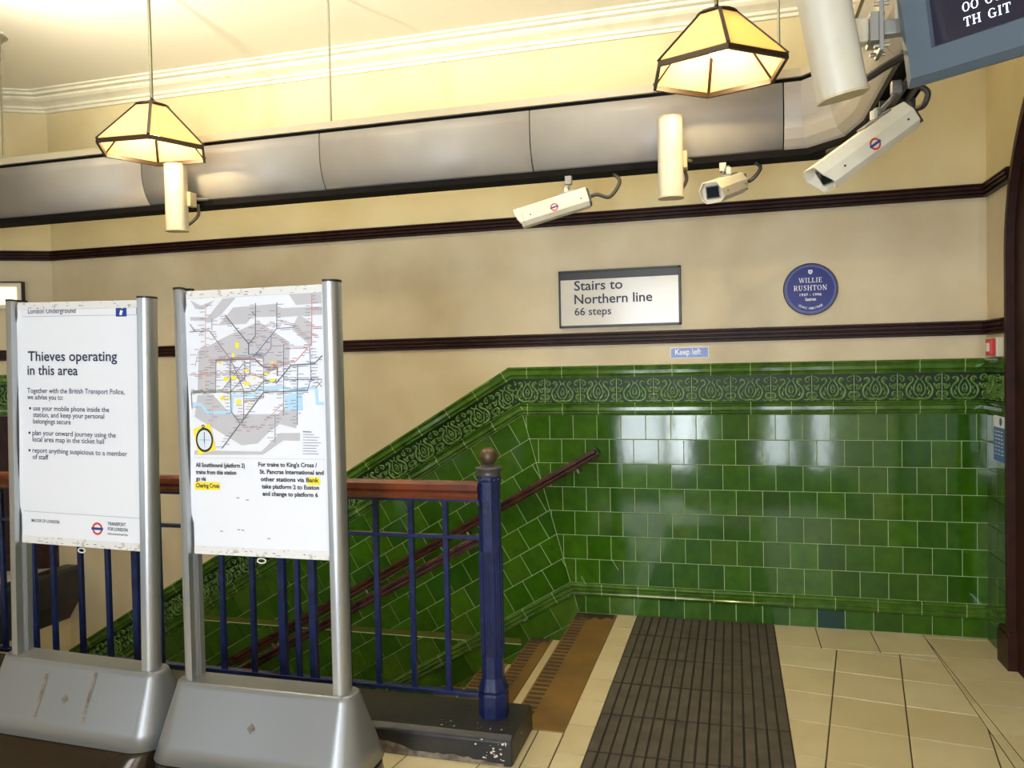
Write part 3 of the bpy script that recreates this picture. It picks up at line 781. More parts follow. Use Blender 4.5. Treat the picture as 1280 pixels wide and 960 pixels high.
for i, s in enumerate((' Notice', 'Please do', 'not leave', 'your bags', 'unattended')): pass
for i in range(7):
    for j in range(3): rect(m, RL_, .02+j*.05, .155-i*.02, .02+j*.05+random.uniform(.028, .044), .160-i*.02, .0048)
m.build('text_lines', WHITE, t)
# lit box on the splayed wall
t = thing('wall_light', 'lit cream rectangular light box at the far left edge', 'light', LEFTF(.20, 2.10))
LB = Frame((0, 0, 0), LEFTF.U, LEFTF.V, LEFTF.N)
m = MB(); slab(m, LB, 0, 0, .42, .20, 0, .05); m.build('housing', CREAMM, t, .006)
m = MB(); slab(m, LB, .035, .035, .39, .165, .05, .056); m.build('diffuser', DIFF, t)
m = MB(); slab(m, LB, -.008, -.004, .0, .208, 0, .054); slab(m, LB, -.008, .2, .42, .208, 0, .054); m.build('casing_edge', DARKWOOD, t)

# ------------------------------------------------------------------ ceiling-hung cable duct
dc = thing('cable_duct', 'grey enamelled cable duct hung from the ceiling along the back wall', 'duct', (-1, -.95, 2.6))
def D_(x, y, z): return (x+1, y+.95, z-2.6)
DP = [(-6.2, -.95), (.33, -.95), (.445, -1.07), (.485, -1.28), (.49, -4.6)]
def dsec(i0, i1, prof, name, mm, smooth=True, pts=None, parent=dc):
    pts = [Vector(p) for p in (pts or DP)]; rings = []
    for i, p in enumerate(pts):
        ds = []
        if i > 0: ds.append((pts[i]-pts[i-1]).normalized())
        if i < len(pts)-1: ds.append((pts[i+1]-pts[i]).normalized())
        ns = [Vector((-d.y, d.x)) for d in ds]
        n = ns[0] if len(ns) == 1 else (ns[0]+ns[1])/(1+ns[0].dot(ns[1]))      # away from the hall (left of travel)
        rings.append([D_(p.x+n.x*a, p.y+n.y*a, z) for a, z in prof])
    m = MB(); m.smooth = smooth; m.loft(rings); o = m.build(name, mm, parent)
    return o
face = [(0.0, 2.915), (-.004, 2.86), (-.004, 2.80), (.001, 2.75), (.012, 2.70), (.032, 2.655), (.058, 2.622), (.075, 2.608), (.075, 2.62), (.02, 2.75), (.02, 2.915)]
cuts = [-6.2, -4.61, -3.405, -2.215, -1.0, .25]
for a, b in zip(cuts, cuts[1:]): 
    o = dsec(0, 0, face, 'cover_panel', DUCT, False, [(a+.003, -.95), (b-.003, -.95)])
    for p in o.data.polygons: p.use_smooth = len(p.vertices) == 4
o = dsec(0, 0, face, 'elbow_panel', DUCT, False, [(.253, -.95), (.33, -.95), (.445, -1.07), (.485, -1.28), (.487, -2.0)])
o = dsec(0, 0, face, 'cover_panel', DUCT, False, [(.487, -2.004), (.49, -4.6)])
dsec(0, 0, [(.012, 2.915), (.012, 2.94), (.2, 2.94), (.2, 2.915)], 'shadow_gap', DUCTB, False)
dsec(0, 0, [(-.006, 2.936), (-.006, 2.975), (.21, 2.975), (.21, 2.936)], 'top_lip', LIP, False)
dsec(0, 0, [(.068, 2.582), (.068, 2.609), (.10, 2.915), (.2, 2.915), (.2, 2.582)], 'cable_tray', DUCTB, False)
hr = None
for x, y in ((-2.165, -.90), (.235, -.90), (-4.5, -.90)):
    if hr is None:
        m = MB(); m.tube([D_(x, y, 2.97), D_(x, y, CEILZ)], .0065, 8); hr = m.build('hanger_rod', BRASSR, dc); hx = x
    else:
        c = hr.copy(); COL.objects.link(c); c.parent = dc; c.location.x = x-hx
# loose cables clipped under the elbow
m = MB()
m.tube([D_(*p) for p in catmull([Vector(q) for q in ((.44, -.98, 2.562), (.56, -1.15, 2.560), (.59, -1.4, 2.558), (.60, -1.7, 2.562), (.61, -2.6, 2.562))])], .013, 8)
m.tube([D_(*p) for p in catmull([Vector(q) for q in ((.50, -.95, 2.562), (.61, -1.15, 2.560), (.64, -1.4, 2.558), (.645, -1.7, 2.562), (.65, -2.6, 2.562))])], .011, 8)
for y in (-1.25, -1.38, -1.51, -1.64):
    m.box(D_(.555, y-.012, 2.545), D_(.68, y+.012, 2.578))
m.build('clipped_cable', CABLE, dc)

# ------------------------------------------------------------------ pendant lamps
def pendant(label, loc, turn, top, cone=None):
    t = thing('pendant_lamp', label, 'lamp', loc, 'amber glass pendant lamps')
    RB, RT, HS = .296, .085, .235
    def hexp(r, z, n=6, off=0): return [Vector((r*math.cos(turn+math.pi/3*k), r*math.sin(turn+math.pi/3*k), z)) for k in range(6)]
    b, tp = hexp(RB, .012), hexp(RT, HS)
    def bar(m, p, q, wd, dp, nrm):
        d = (q-p).normalized(); s = d.cross(nrm).normalized()*wd/2; k = nrm.normalized()*dp/2
        m.loft([[e+s+k, e-s+k, e-s-k, e+s-k] for e in (p, q)])
    fr = MB()
    bl, bu = hexp(RB+.004, -.010), hexp(RB+.002, .012)
    il, iu = hexp(RB-.012, -.010), hexp(RB-.012, .012)
    for k in range(6):
        j = (k+1) % 6
        i8 = [fr.vert(p) for p in (bl[k], bl[j], bu[j], bu[k], il[k], il[j], iu[j], iu[k])]
        for q in ((0,1,2,3), (7,6,5,4), (3,2,6,7), (4,5,1,0)): fr.face([i8[x] for x in q])
        mid = ((b[k]+tp[k])/2); nr = Vector((mid.x, mid.y, .25*1)).normalized()
        bar(fr, b[k], tp[k], .014, .012, nr)
        bar(fr, tp[k], tp[j], .012, .012, Vector((0, 0, 1)))
    fr.build('shade_frame', BRONZE, t)
    for k in range(6):
        j = (k+1) % 6
        m = MB(); c = (b[k]+b[j]+tp[k]+tp[j])/4; n = (b[j]-b[k]).cross(tp[k]-b[k]).normalized()*.002
        q = [p.lerp(c, .03) for p in (b[k], b[j], tp[j], tp[k])]
        m.loft([[p-n for p in q], [p+n for p in q]]); m.build('shade_panel', AMBER, t)
    m = MB(); m.smooth = True; m.lathe([(RT+.006, HS-.002), (RT+.004, HS+.008), (.045, HS+.014), (.03, HS+.03), (.012, HS+.038), (.009, HS+.05)], 20); m.build('cap', BRONZE, t)
    m = MB(); m.tube([(0, 0, HS+.045), (0, 0, top-loc[2])], .0085, 10); m.build('rod', RODD, t)
    m = MB(); m.smooth = True; m.ball((0, 0, .10), .038, 16, 10); bo = m.build('bulb', BULB, t)
    m = MB(); m.lathe([(.014, .132), (.018, .14), (.018, .22), (.012, HS)], 12); m.build('bulb_holder', BRONZE, t)
    l = bpy.data.lights.new('bulb_glow', 'POINT'); l.energy = LAMP_W; l.color = (1, .80, .42); l.shadow_soft_size = .03
    lo = bpy.data.objects.new('bulb_glow', l); COL.objects.link(lo); lo.parent = t; lo.location = (0, 0, .055)
    return t
pendant('hexagonal amber glass pendant lamp hanging at the left, above the posters', (-3.0025, -1.3325, 2.791), R(-55), CEILZ)
pendant('hexagonal amber glass pendant lamp hanging at the right, above the blue plaque', (-.046, -1.474, 2.815), R(-81.1), CEILZ)

# ------------------------------------------------------------------ uplighters
def uplighter(label, x, y, z, wt):
    t = thing('uplighter', label, 'light', (x, y, z), None)
    m = MB(); m.smooth = True; m.lathe([(.012, -.11), (.03, -.10), (.05, -.07), (.065, -.03), (.085, 0), (.1, .008), (.1, .014), (.08, .008), (.06, -.03), (.03, -.08), (.012, -.09)], 24); m.build('bowl', GREYM, t)
    m = MB()
    for a in (0, 2.1, 4.2): m.tube([(.09*math.cos(a), .09*math.sin(a), 0), (.09*math.cos(a), .09*math.sin(a), CEILZ-z)], .0025, 6)
    m.build('hanger', GREYM, t)
    l = bpy.data.lights.new('uplight_glow', 'SPOT'); l.energy = wt; l.color = (1, .93, .76); l.shadow_soft_size = .08; l.spot_size = R(112); l.spot_blend = .7
    o = bpy.data.objects.new('uplight_glow', l); COL.objects.link(o); o.parent = t; o.location = (0, 0, .012); o.rotation_euler = Vector((0, .76, .65)).to_track_quat('-Z', 'Y').to_euler()
for i, (x, y, z, wt) in enumerate(UPLIGHTS):
    uplighter(['grey bowl uplighter at the far left edge below the ceiling', 'grey bowl uplighter hanging between the two pendant lamps above view', 'grey bowl uplighter above the right pendant lamp'][i], x, y, z, wt)
for i, (x, y, wt) in enumerate(HALL_LAMPS):
    t = thing('hall_globe', ['white globe lamp in the hall behind the camera, left', 'white globe lamp in the hall behind the camera, right', 'white globe lamp nearest the street doors'][i], 'lamp', (x, y, 3.1))
    m = MB(); m.smooth = True; m.ball((0, 0, 0), .13, 18, 12); m.build('globe', emit('lit_globe', (1, .85, .6, 1), 4) if 'lit_globe' not in MATS else MATS['lit_globe'], t)
    m = MB(); m.tube([(0, 0, .12), (0, 0, CEILZ-3.1)], .01, 8); m.build('rod', RODD, t)
    l = bpy.data.lights.new('globe_glow', 'POINT'); l.energy = wt; l.color = (1, .82, .55); l.shadow_soft_size = .13
    o = bpy.data.objects.new('globe_glow', l); COL.objects.link(o); o.parent = t; o.location = (0, 0, -.2)

# ------------------------------------------------------------------ roundel on a frame
def roundel(fr, u, v, r, n, parent, bar=1.0):
    m = MB(); disc(m, fr, u, v, r*.68, r, n, 36); tag(m.build('roundel_ring', RED, parent), 'red ring')
    m = MB(); rect(m, fr, u-r*1.25*bar, v-r*.2, u+r*1.25*bar, v+r*.2, n+.0006); tag(m.build('roundel_bar', INFO, parent), 'blue bar')

# ------------------------------------------------------------------ CCTV cameras
def cctv(label, mount, back, front, h, drop, conduit, roundel_side=None, group='housed security cameras under the duct', roll=0):
    t = thing('security_camera', label, 'camera', mount, group)
    mo = Vector(mount); X = (Vector(front)-Vector(back)); L = X.length; X.normalize()
    Z = Vector((0, 0, 1)); Y = Z.cross(X).normalized(); Z = X.cross(Y)
    M = Matrix(((X.x, Y.x, Z.x, 0), (X.y, Y.y, Z.y, 0), (X.z, Y.z, Z.z, 0), (0, 0, 0, 1))) @ Matrix.Rotation(R(roll), 4, 'X')
    M = Matrix.Translation(Vector(back)-mo) @ M
    w2, h2 = h*.56, h*.5
    sec = [(-w2, -h2*.55), (-w2*.6, -h2), (w2*.6, -h2), (w2, -h2*.55), (w2, h2*.3), (w2*.62, h2), (-w2*.62, h2), (-w2, h2*.3)]
    def ring(x, k=1, dz=0): return [(x, a*k, b*k+dz) for a, b in sec]
    m = MB(); m.M = M; m.loft([ring(.0), ring(L*.93)]); m.build('housing', CREAMM, t, .003)
    m = MB(); m.M = M                                    # open hood round the window
    o_, i_ = ring(L*.93, 1.0), ring(L*.93, .9)
    tip = [(L*(1.03 if b > 0 else .97), a, b) for _, a, b in o_]; tipi = [(x, a*.92, b*.92) for x, a, b in tip]
    m.loft([o_, tip, tipi, i_], False); m.build('hood', CREAMM, t)
    m = MB(); m.M = M; m.box((L*.93, -w2*.62, -h2*.62), (L*.945, w2*.62, h2*.62)); m.build('window_frame', GREYM, t, .004)
    m = MB(); m.M = M; m.box((L*.945, -w2*.52, -h2*.5), (L*.95, w2*.52, h2*.5)); m.build('window', LENS, t)
    m = MB(); m.M = M; m.box((-.012, -w2*.9, -h2*.8), (0, w2*.9, h2*.8)); m.build('end_plate', CABLE, t, .003)
    m = MB(); m.M = M; m.box((L*.12, -w2*.45, h2), (L*.42, w2*.45, h2+.008)); m.build('top_plate', GREYM, t, .002)
    for x in (.1, .82):
        for s in (-1, 1):
            m = MB(); m.M = M; m.tube([(L*x, s*w2, -h2*.1), (L*x, s*(w2+.002), -h2*.1)], .004, 8); m.build('screw', CABLE, t)
    # bracket: block under the duct, neck, knuckle, clevis
    k = M @ Vector((L*.27, 0, h2+.006))
    m = MB(); m.cbox((0, 0, -.02), (.035, .035, .045)); m.build('mount_block', GREYM, t, .003)
    m = MB(); m.tube([(0, 0, -.04), (k.x*.2, k.y*.2, -.06), (k.x*.7, k.y*.7, k.z+.035)], .0085, 8); m.smooth = True; m.ball((k.x*.85, k.y*.85, k.z+.028), .017, 12, 8); m.smooth = False
    m.build('ball_joint', GREYM, t)
    m = MB(); m.tube([k+Vector((0, 0, .03)), k], .013, 8); m.build('clevis', CREAMM, t)
    m = MB(); b0 = M @ Vector((-.01, 0, 0)); b1 = M @ Vector((-.05, 0, 0)); pts = [b0, b1] + [Vector(c)-mo for c in conduit]
    m.smooth = True; m.tube(catmull(pts, 6), h*.095, 10); m.build('cable', CABLE, t)
    if roundel_side is not None:
        fr = Frame(M @ Vector((L*.48, roundel_side*w2, h2*-.12)), (M.to_3x3() @ Vector((-roundel_side, 0, 0))), (M.to_3x3() @ Vector((0, 0, 1))), (M.to_3x3() @ Vector((0, roundel_side, 0))))
        roundel(fr, 0, 0, h*.20, .0008, t, .9)
    return t
cctv('cream security camera aimed left, hung under the duct above the Stairs sign', (-.818, -.86, 2.578), (-.715, -.87, 2.46), (-1.075, -.93, 2.36), .10, 0, [(-.60, -.87, 2.455), (-.55, -.86, 2.53), (-.585, -.85, 2.579)], 1)
cctv('cream security camera facing the hall, hung under the duct near the plaque', (-.035, -.86, 2.578), (.03, -.86, 2.475), (-.085, -1.17, 2.375), .10, 0, [(.10, -.79, 2.50), (.145, -.81, 2.55), (.12, -.83, 2.579)], None)
cctv('larger cream security camera at the top right under the monitor', (.575, -1.86, 2.578), (.603, -1.87, 2.448), (.300, -2.0, 2.222), .105, 0, [(.655, -1.90, 2.475), (.664, -1.92, 2.51), (.64, -1.92, 2.535), (.59, -1.92, 2.56)], 1)

# ------------------------------------------------------------------ column loudspeakers
def column_speaker(label, loc, Lh, wd, dp, M, arm):
    t = thing('column_speaker', label, 'speaker', loc, 'off white column loudspeakers')
    n = 10
    sec = [(-wd/2, dp*.15), (-wd/2, -dp*.25)] + [(-wd/2*math.cos(math.pi*k/n), -dp*.25-dp*.42*math.sin(math.pi*k/n)) for k in range(1, n)] + [(wd/2, -dp*.25), (wd/2, dp*.15), (wd*.3, dp*.33), (-wd*.3, dp*.33)]
    m = MB(); m.M = M; m.smooth = True; m.loft([[(x, y, z) for x, y in sec] for z in (-Lh/2, Lh/2)]); o = m.build('cabinet', SPK, t); md = o.modifiers.new('edges', 'EDGE_SPLIT'); md.split_angle = R(30)
    for z in (-Lh/2-.006, Lh/2): m = MB(); m.M = M; m.loft([[(x*1.04, y*1.04, z+d) for x, y in sec] for d in (0, .006)]); m.build('end_cap', DIRTY, t)
    m = MB()
    ax, ay, az = arm
    m.box((wd*.42, dp*.1, -Lh*.12), (wd*.42+.03, dp*.5+.02, Lh*.1)); m.build('bracket', DIRTY, t, .003)
    m = MB(); m.smooth = True; m.tube(catmull([Vector(q) for q in ((wd*.2, dp*.3, -Lh*.42), (wd*.45, dp*.5, -Lh*.36), (wd*.62, dp*.9, -Lh*.22), (wd*.5, dp*1.1, -Lh*.05))], 5), .009, 8); m.build('cable', CABLE, t)
    m = MB(); m.tube([(wd*.42+.015, dp*.4, 0), (ax, ay, az)], .008, 8); m.build('support_arm', GREYM, t)
    return t
column_speaker('off-white column loudspeaker hanging in front of the duct, below the left lamp', (-3.075, -1.06, 2.595), .37, .115, .10, Matrix.Rotation(R(12), 4, 'Z'), (.09, .16, .02))
column_speaker('off-white column loudspeaker hanging in front of the duct, above the Stairs sign', (-.278, -1.06, 2.575), .375, .115, .10, Matrix.Rotation(R(12), 4, 'Z'), (.09, .16, .02))
# the big one at the top right
column_speaker('large off-white column loudspeaker at the top right beside the monitor', (.235, -2.73, 2.56), .55, .118, .11, Matrix.Rotation(R(-11), 4, 'Y') @ Matrix.Rotation(R(6), 4, 'X') @ Matrix.Rotation(R(10), 4, 'Z'), (.3, .1, .2))

# ------------------------------------------------------------------ monitor
MOL = Vector((.467, -2.557, 2.337))
mn = thing('train_monitor', 'slate grey overhead monitor with white text at the top right corner', 'monitor', MOL)
u_ = Vector((.787, -.617, 0)); n_ = Vector((-.617, -.787, 0)); v_ = Vector((0, 0, 1))
tl_ = R(14)
V2 = v_*math.cos(tl_)+n_*math.sin(tl_); N2 = n_*math.cos(tl_)-v_*math.sin(tl_)
MF = Frame((0, 0, 0), u_, V2, N2)
m = MB()
WM, HM = .64, .54; bz = .012; bw = .088
out = [(0, 0), (WM, 0), (WM, HM), (0, HM)]; inn = [(bw, bw), (WM-bw, bw), (WM-bw, HM-bw), (bw, HM-bw)]
def insetp(P, d): return [(P[0][0]+d, P[0][1]+d), (P[1][0]-d, P[1][1]+d), (P[2][0]-d, P[2][1]-d), (P[3][0]+d, P[3][1]-d)]
m.loft([[MF(*p, -.40) for p in insetp(out, .10)], [MF(*p, -.12) for p in insetp(out, .012)], [MF(*p, -.045) for p in out], [MF(*p, -.022) for p in out], [MF(*p, 0) for p in insetp(out, .022)], [MF(*p, 0) for p in insetp(inn, -.004)], [MF(*p, -.014) for p in inn]], False)
m.poly([MF(*p, -.40) for p in insetp(out, .10)])
m.build('cabinet', MONI, mn)
m = MB(); m.poly([MF(*p, -.0135) for p in inn]); m.build('screen', MONS, mn)
m = MB()
put_serif(m, MF, 'TH GIT', bw+.077, bw+.022, .112, .023, -.0125, 1.2)
put_serif(m, MF, 'OO OO', bw+.077, bw+.058, .095, .023, -.0125, 1.2)
m.build('screen_text', SCRT, mn)
# bracket arm to the left, with plate and pole to the ceiling
m = MB()
a0 = Vector((.50, -2.50, 2.56))-MOL
m.box((-.115, .02, .165), (.06, .06, .205)); m.build('support_arm', GREYM, mn, .003)
m = MB(); m.box((-.062, -.005, .115), (-.05, .085, .27)); m.box((-.085, .0, .145), (-.062, .08, .225)); m.build('clamp_plate', GREYM, mn, .002)
for y in (.005, .075):
    for z in (.13, .245): m = MB(); m.tube([(-.075, y, z), (-.035, y, z)], .006, 8); m.build('bolt', BRASSR, mn)
m = MB(); m.box((-.17, .015, .15), (-.085, .065, .22)); m.build('end_bracket', CREAMM, mn, .008)
m = MB(); m.tube([(.02, .10, .19), (.02, .10, CEILZ-MOL.z-.004)], .024, 12); m.build('drop_pole', GREYM, mn)
m = MB(); m.smooth = True
m.tube(catmull([Vector(q)-MOL for q in ((.62, -2.12, 2.60), (.555, -2.1, 2.585), (.494, -2.1, 2.555), (.438, -2.08, 2.53), (.410, -2.03, 2.545), (.43, -1.98, 2.575))], 6), .0135, 10)
m.build('cable', CABLE, mn)

# ------------------------------------------------------------------ poster boards
def board(label, loc, x0, x1, z0, z1, ptop, roll=0, full=True):
    """local origin at the floor below the board's middle; x0..x1 poster, poles outside it"""
    t = thing('poster_board', label, 'poster stand', loc, 'silver poster stands in front of the railing', (0, roll, 0))
    BT = .405; PW, PD = .052, .082
    def stad(wx, dy, z, n=10, r=None):
        r = min(r or dy, dy); out = []
        for cx, cy, a0 in ((wx-r, dy-r, 0), (-wx+r, dy-r, 90), (-wx+r, -dy+r, 180), (wx-r, -dy+r, 270)):
            for k in range(n+1):
                a = R(a0+90*k/n); out.append((cx+r*math.cos(a), cy+r*math.sin(a), z))
        return out
    m = MB(); m.smooth = True
    wt = (x1-x0)/2+.08
    zs = [BT, BT-.006, BT-.02, .28, .20, .135]
    m.loft([stad(wt-.006, .050, zs[0], r=.044)] + [stad(wt+.062*(BT-z)/(BT-.135), .056+.114*(BT-z)/(BT-.135), z, r=.05+.06*(BT-z)/(BT-.135)) for z in zs[1:]])
    base = m.build('base_cover', SILVER, t)
    for p in base.data.polygons:
        if len(p.vertices) > 8: p.use_smooth = False
    m = MB(); m.smooth = True; m.loft([stad(wt+.056, .163, .138, r=.11), stad(wt+.058, .185, .11, r=.14), stad(wt+.06, .235, .05, r=.19), stad(wt+.058, .255, .0, r=.2)]); m.build('foot', FOOT, t)
    # small lozenge mark on the cover
    m = MB(); yb = -.118; zb = BT-.15
    sl = Vector((0, -.114, -(BT-.135))).normalized()
    def onbase(x, d): return Vector((x, -.056-.114*d/(BT-.135), BT-d)) + Vector((0, sl.z, -sl.y))*.0022
    bf = Frame(onbase(0, .125), (1, 0, 0), -sl, Vector((0, sl.z, -sl.y)))
    m.M = None
    m.poly([bf(.0+a*.017, b*.02, .0) for a, b in ((-1, 0), (0, -1), (1, 0), (0, 1))]); m.build('lozenge', PEEL, base)
    for s in (-1, 1):
        xi = x0 if s < 0 else x1
        m = MB(); m.smooth = False
        ctr = xi+s*.004
        sec = [(ctr, -PD/2), (ctr+s*PW*.35, -PD/2)] + [(ctr+s*(PW*.35+PW*.6*math.sin(math.pi*k/10)), -PD/2*math.cos(math.pi*k/10)) for k in range(1, 10)] + [(ctr+s*PW*.35, PD/2), (ctr, PD/2), (ctr, PD*.18), (ctr+s*.012, PD*.18), (ctr+s*.012, -PD*.18), (ctr, -PD*.18)]
        m.smooth = True
        m.loft([[(x, y, z) for x, y in sec] for z in (BT-.005, ptop)])
        o = m.build('pole', ALU, t)
        md = o.modifiers.new('edges', 'EDGE_SPLIT'); md.split_angle = R(35)
        m = MB(); m.loft([[(ctr+(x-ctr)*1.03, y*1.03, z) for x, y in sec] for z in (ptop, ptop+.008)]); tag(m.build('pole_cap', CAPM, o), 'black cap')
    yf = -.012
    m = MB(); m.box((x0+.002, yf+.006, z0+.01), (x1-.002, yf+.016, z1-.01)); m.build('back_panel', RAILW, t)
    for nm, a, b in (('top_rail', z1-.03, z1), ('bottom_rail', z0, z0+.032)):
        m = MB(); m.box((x0+.004, yf-.004, a), (x1-.004, yf+.012, b)); m.build(nm, RAILW, t, .002)
    # paper, very slightly wavy at its left edge
    UU = [0, .006, .012, .018, .024, .2, .4, .6, .8, .955, .968, .982, 1]; NX, NZ = 12, 22; W = x1-x0-.008; H = z1-z0-.04
    m = MB(); m.smooth = True; g = []
    for j in range(NZ+1):
        row = []
        for i in range(NX+1):
            u, v = UU[i], j/NZ
            ex = max(0, 1-u/.022)**2
            wob = ex*(.003+.003*math.sin(v*9+x0*7)) + max(0, 1-(1-u)/.04)**2*.002*(1+math.sin(v*7))
            xo = -ex*.006*(1+math.sin(v*8+2+x0*3)) * (1 if .1 < v < .95 else 0)
            row.append(m.vert((x0+.004+W*u+xo, yf-.001-wob, z0+.03+H*v)))
        g.append(row)
    for j in range(NZ):
        for i in range(NX): m.face((g[j][i], g[j][i+1], g[j+1][i+1], g[j+1][i]))
    pp = m.build('poster', PAPER, t)
    m = MB(); m.smooth = True
    m.tube([((x0+x1)/2+.0+.018*math.sin(a), yf, z0-.006-.018*(1-math.cos(a))*.5) for a in [2*math.pi*k/14 for k in range(15)]], .0028, 6); m.build('pull_ring', RAILW, t)
    m = MB()
    for k in range(22):
        zz = random.choice((z1-.018, z0+.012)); xx = random.uniform(x0+.03, x1-.05); ww = random.uniform(.004, .022); q = random.uniform(-.008, .006)
        m.box((xx, yf-.0046, zz+q), (xx+ww, yf-.004, zz+q+random.uniform(.0012, .003)))
    m.build('scuff_marks', PEEL, t)
    F = Frame((x0+.004, yf-.001, z0+.03), (1, 0, 0), (0, 0, 1), (0, -1, 0))
    return t, pp, F, W, H

# board 1: Thieves operating
X0 = -2.80
t, pp, F, W, H = board('silver stand with white poster reading Thieves operating in this area', (X0*.9406, -2.30, 0), -.31, .31, .881, 1.896, 1.902, R(1.3))
def ln(s, u0, u1, v, size, bold=.0, n=.0014, nm='text_line', mm=None):
    q = MB(); put_text(q, F, s, u0*W, v*H, (u1-u0)*W, size, max(bold, .006), n); q.build(nm, mm or INK, pp)
ln('Thieves operating', .078, .815, .760, .058, .014, nm='heading_line'); ln('in this area', .072, .495, .700, .058, .014, nm='heading_line')
ln('London Underground', .085, .485, .963, .030)
ln('Together with the British Transport Police,', .067, .87, .622, .030); ln('we advise you to:', .067, .37, .594, .030)
for i, (s, u0, u1, v) in enumerate((('use your mobile phone inside the', .115, .745, .546), ('station, and keep your personal', .115, .705, .518), ('belongings secure', .113, .43, .490),
    ('plan your onward journey using the', .105, .795, .440), ('local area map in the ticket hall', .105, .70, .412), ('report anything suspicious to a member', .103, .885, .364), ('of staff', .103, .238, .336))):
    ln(s, u0, u1, v, .030)
    if i in (0, 3, 5): m = MB(); disc(m, F, (u0-.026)*W, v*H+.009, 0, .0055, .0012, 12); m.build('bullet_point', INK, pp)
ln('MAYOR OF LONDON', .085, .32, .062, .020); ln('TRANSPORT', .72, .865, .070, .020, .01); ln('FOR LONDON', .72, .88, .048, .020, .01); ln('EVERY JOURNEY MATTERS', .72, .88, .03, .010)
m = MB(); rect(m, F, .04*W, .9495*H, .99*W, .951*H, .0011); rect(m, F, .02*W, .107*H, .99*W, .1085*H, .0011); m.build('rule', INKG, pp)
m = MB(); rect(m, F, .81*W, .944*H, .895*W, .994*H, .0011); rect(m, F, .972*W, .952*H, .998*W, .988*H, .0011); info = m.build('information_icon', INFO, pp)
m = MB(); stroke(m, F, .847*W, .9505*H, .857*W, .9695*H, .0125, .0016); disc(m, F, .8615*W, .9835*H, 0, .0068, .0016, 16); m.build('letter_i', WHITE, info)
roundel(F, .635*W, .052*H, .026, .0012, pp, .9)

m = MB()
for x, d0, d1 in ((-.12, .045, .20), (.115, .02, .165), (.117, .175, .20)):
    a_ = [(-.2, d0), (.0, d0), (.0, d1), (-.2, d1)]
    pts = []
    for px_, dd in ((-.0065, d0), (.0065, d0), (.0065, d1), (-.0065, d1)):
        sl = Vector((0, -.114, -.27)).normalized()
        pts.append(Vector((x+px_-.03*dd, -.056-.114*dd/.27, .405-dd)) + Vector((0, sl.z, -sl.y))*.002)
    m.poly(pts)
m.build('tape_residue', PEEL, t)

# board 2: map and notice
X1 = -1.83
t, pp, F, W, H = board('silver stand with underground map poster and yellow highlighted notice', (X1*.9427, -2.36, 0), -.297, .297, .893, 1.906, 1.913, R(0))
def mp(x, y):
    u, tt = .5, .5
    for _ in range(4):
        yt, yb_ = 38-16*u, 915+14*u; tt = (y-yt)/(yb_-yt)
        xl, xr = 14+38*tt, 770+28*tt; u = (x-xl)/(xr-xl)
    return u*W*.985+.006, H*(1-.01-tt*.63)
def mpoly(m, pts, n): m.poly([F(*mp(*p), n) for p in pts])
def mline(m, pts, wd, n=.0016):
    P = [mp(*p) for p in pts]
    for iq, (a, b) in enumerate(zip(P, P[1:])):
        d = Vector((b[0]-a[0], b[1]-a[1])); 
        if d.length < 1e-6: continue
        n += .000012; d.normalize(); stroke(m, F, a[0]-d.x*wd*.4, a[1]-d.y*wd*.4, b[0]+d.x*wd*.4, b[1]+d.y*wd*.4, wd, n)
zi = 0
m = MB()
for q in ([(28, 150), (130, 155), (215, 55), (290, 50), (205, 145), (150, 175), (28, 170)], [(275, 105), (520, 90), (520, 160), (380, 160), (350, 195), (190, 200)], [(520, 115), (768, 112), (768, 155), (520, 165)],
          [(580, 35), (768, 28), (768, 95), (625, 100)], [(80, 340), (240, 260), (420, 185), (590, 300), (590, 420), (460, 470), (440, 385), (270, 395), (180, 395), (175, 565), (75, 565)],
          [(75, 580), (165, 580), (350, 780), (440, 770), (630, 600), (630, 770), (540, 745), (480, 790), (420, 850), (330, 860), (60, 700)], [(640, 150), (712, 200), (712, 330), (600, 230)],
          [(200, 690), (560, 690), (430, 800), (340, 790)], [(60, 885), (440, 895), (540, 795), (650, 795), (650, 838), (560, 835), (450, 912), (60, 910)], [(28, 60), (90, 90), (170, 62), (120, 105), (60, 108)]):
    mpoly(m, q, .0008+.00004*(zi := zi+1))
m.build('map_zones', MAPGREY, pp)
m = MB(); mline(m, [(45, 630), (95, 632), (140, 680), (270, 678), (278, 590), (400, 585), (440, 545), (560, 545), (600, 560), (735, 548), (742, 635), (770, 637)], .012, .0013)
mpoly(m, [(565, 590), (660, 570), (665, 672), (570, 672)], .00135); m.build('map_river', LBLUE, pp)
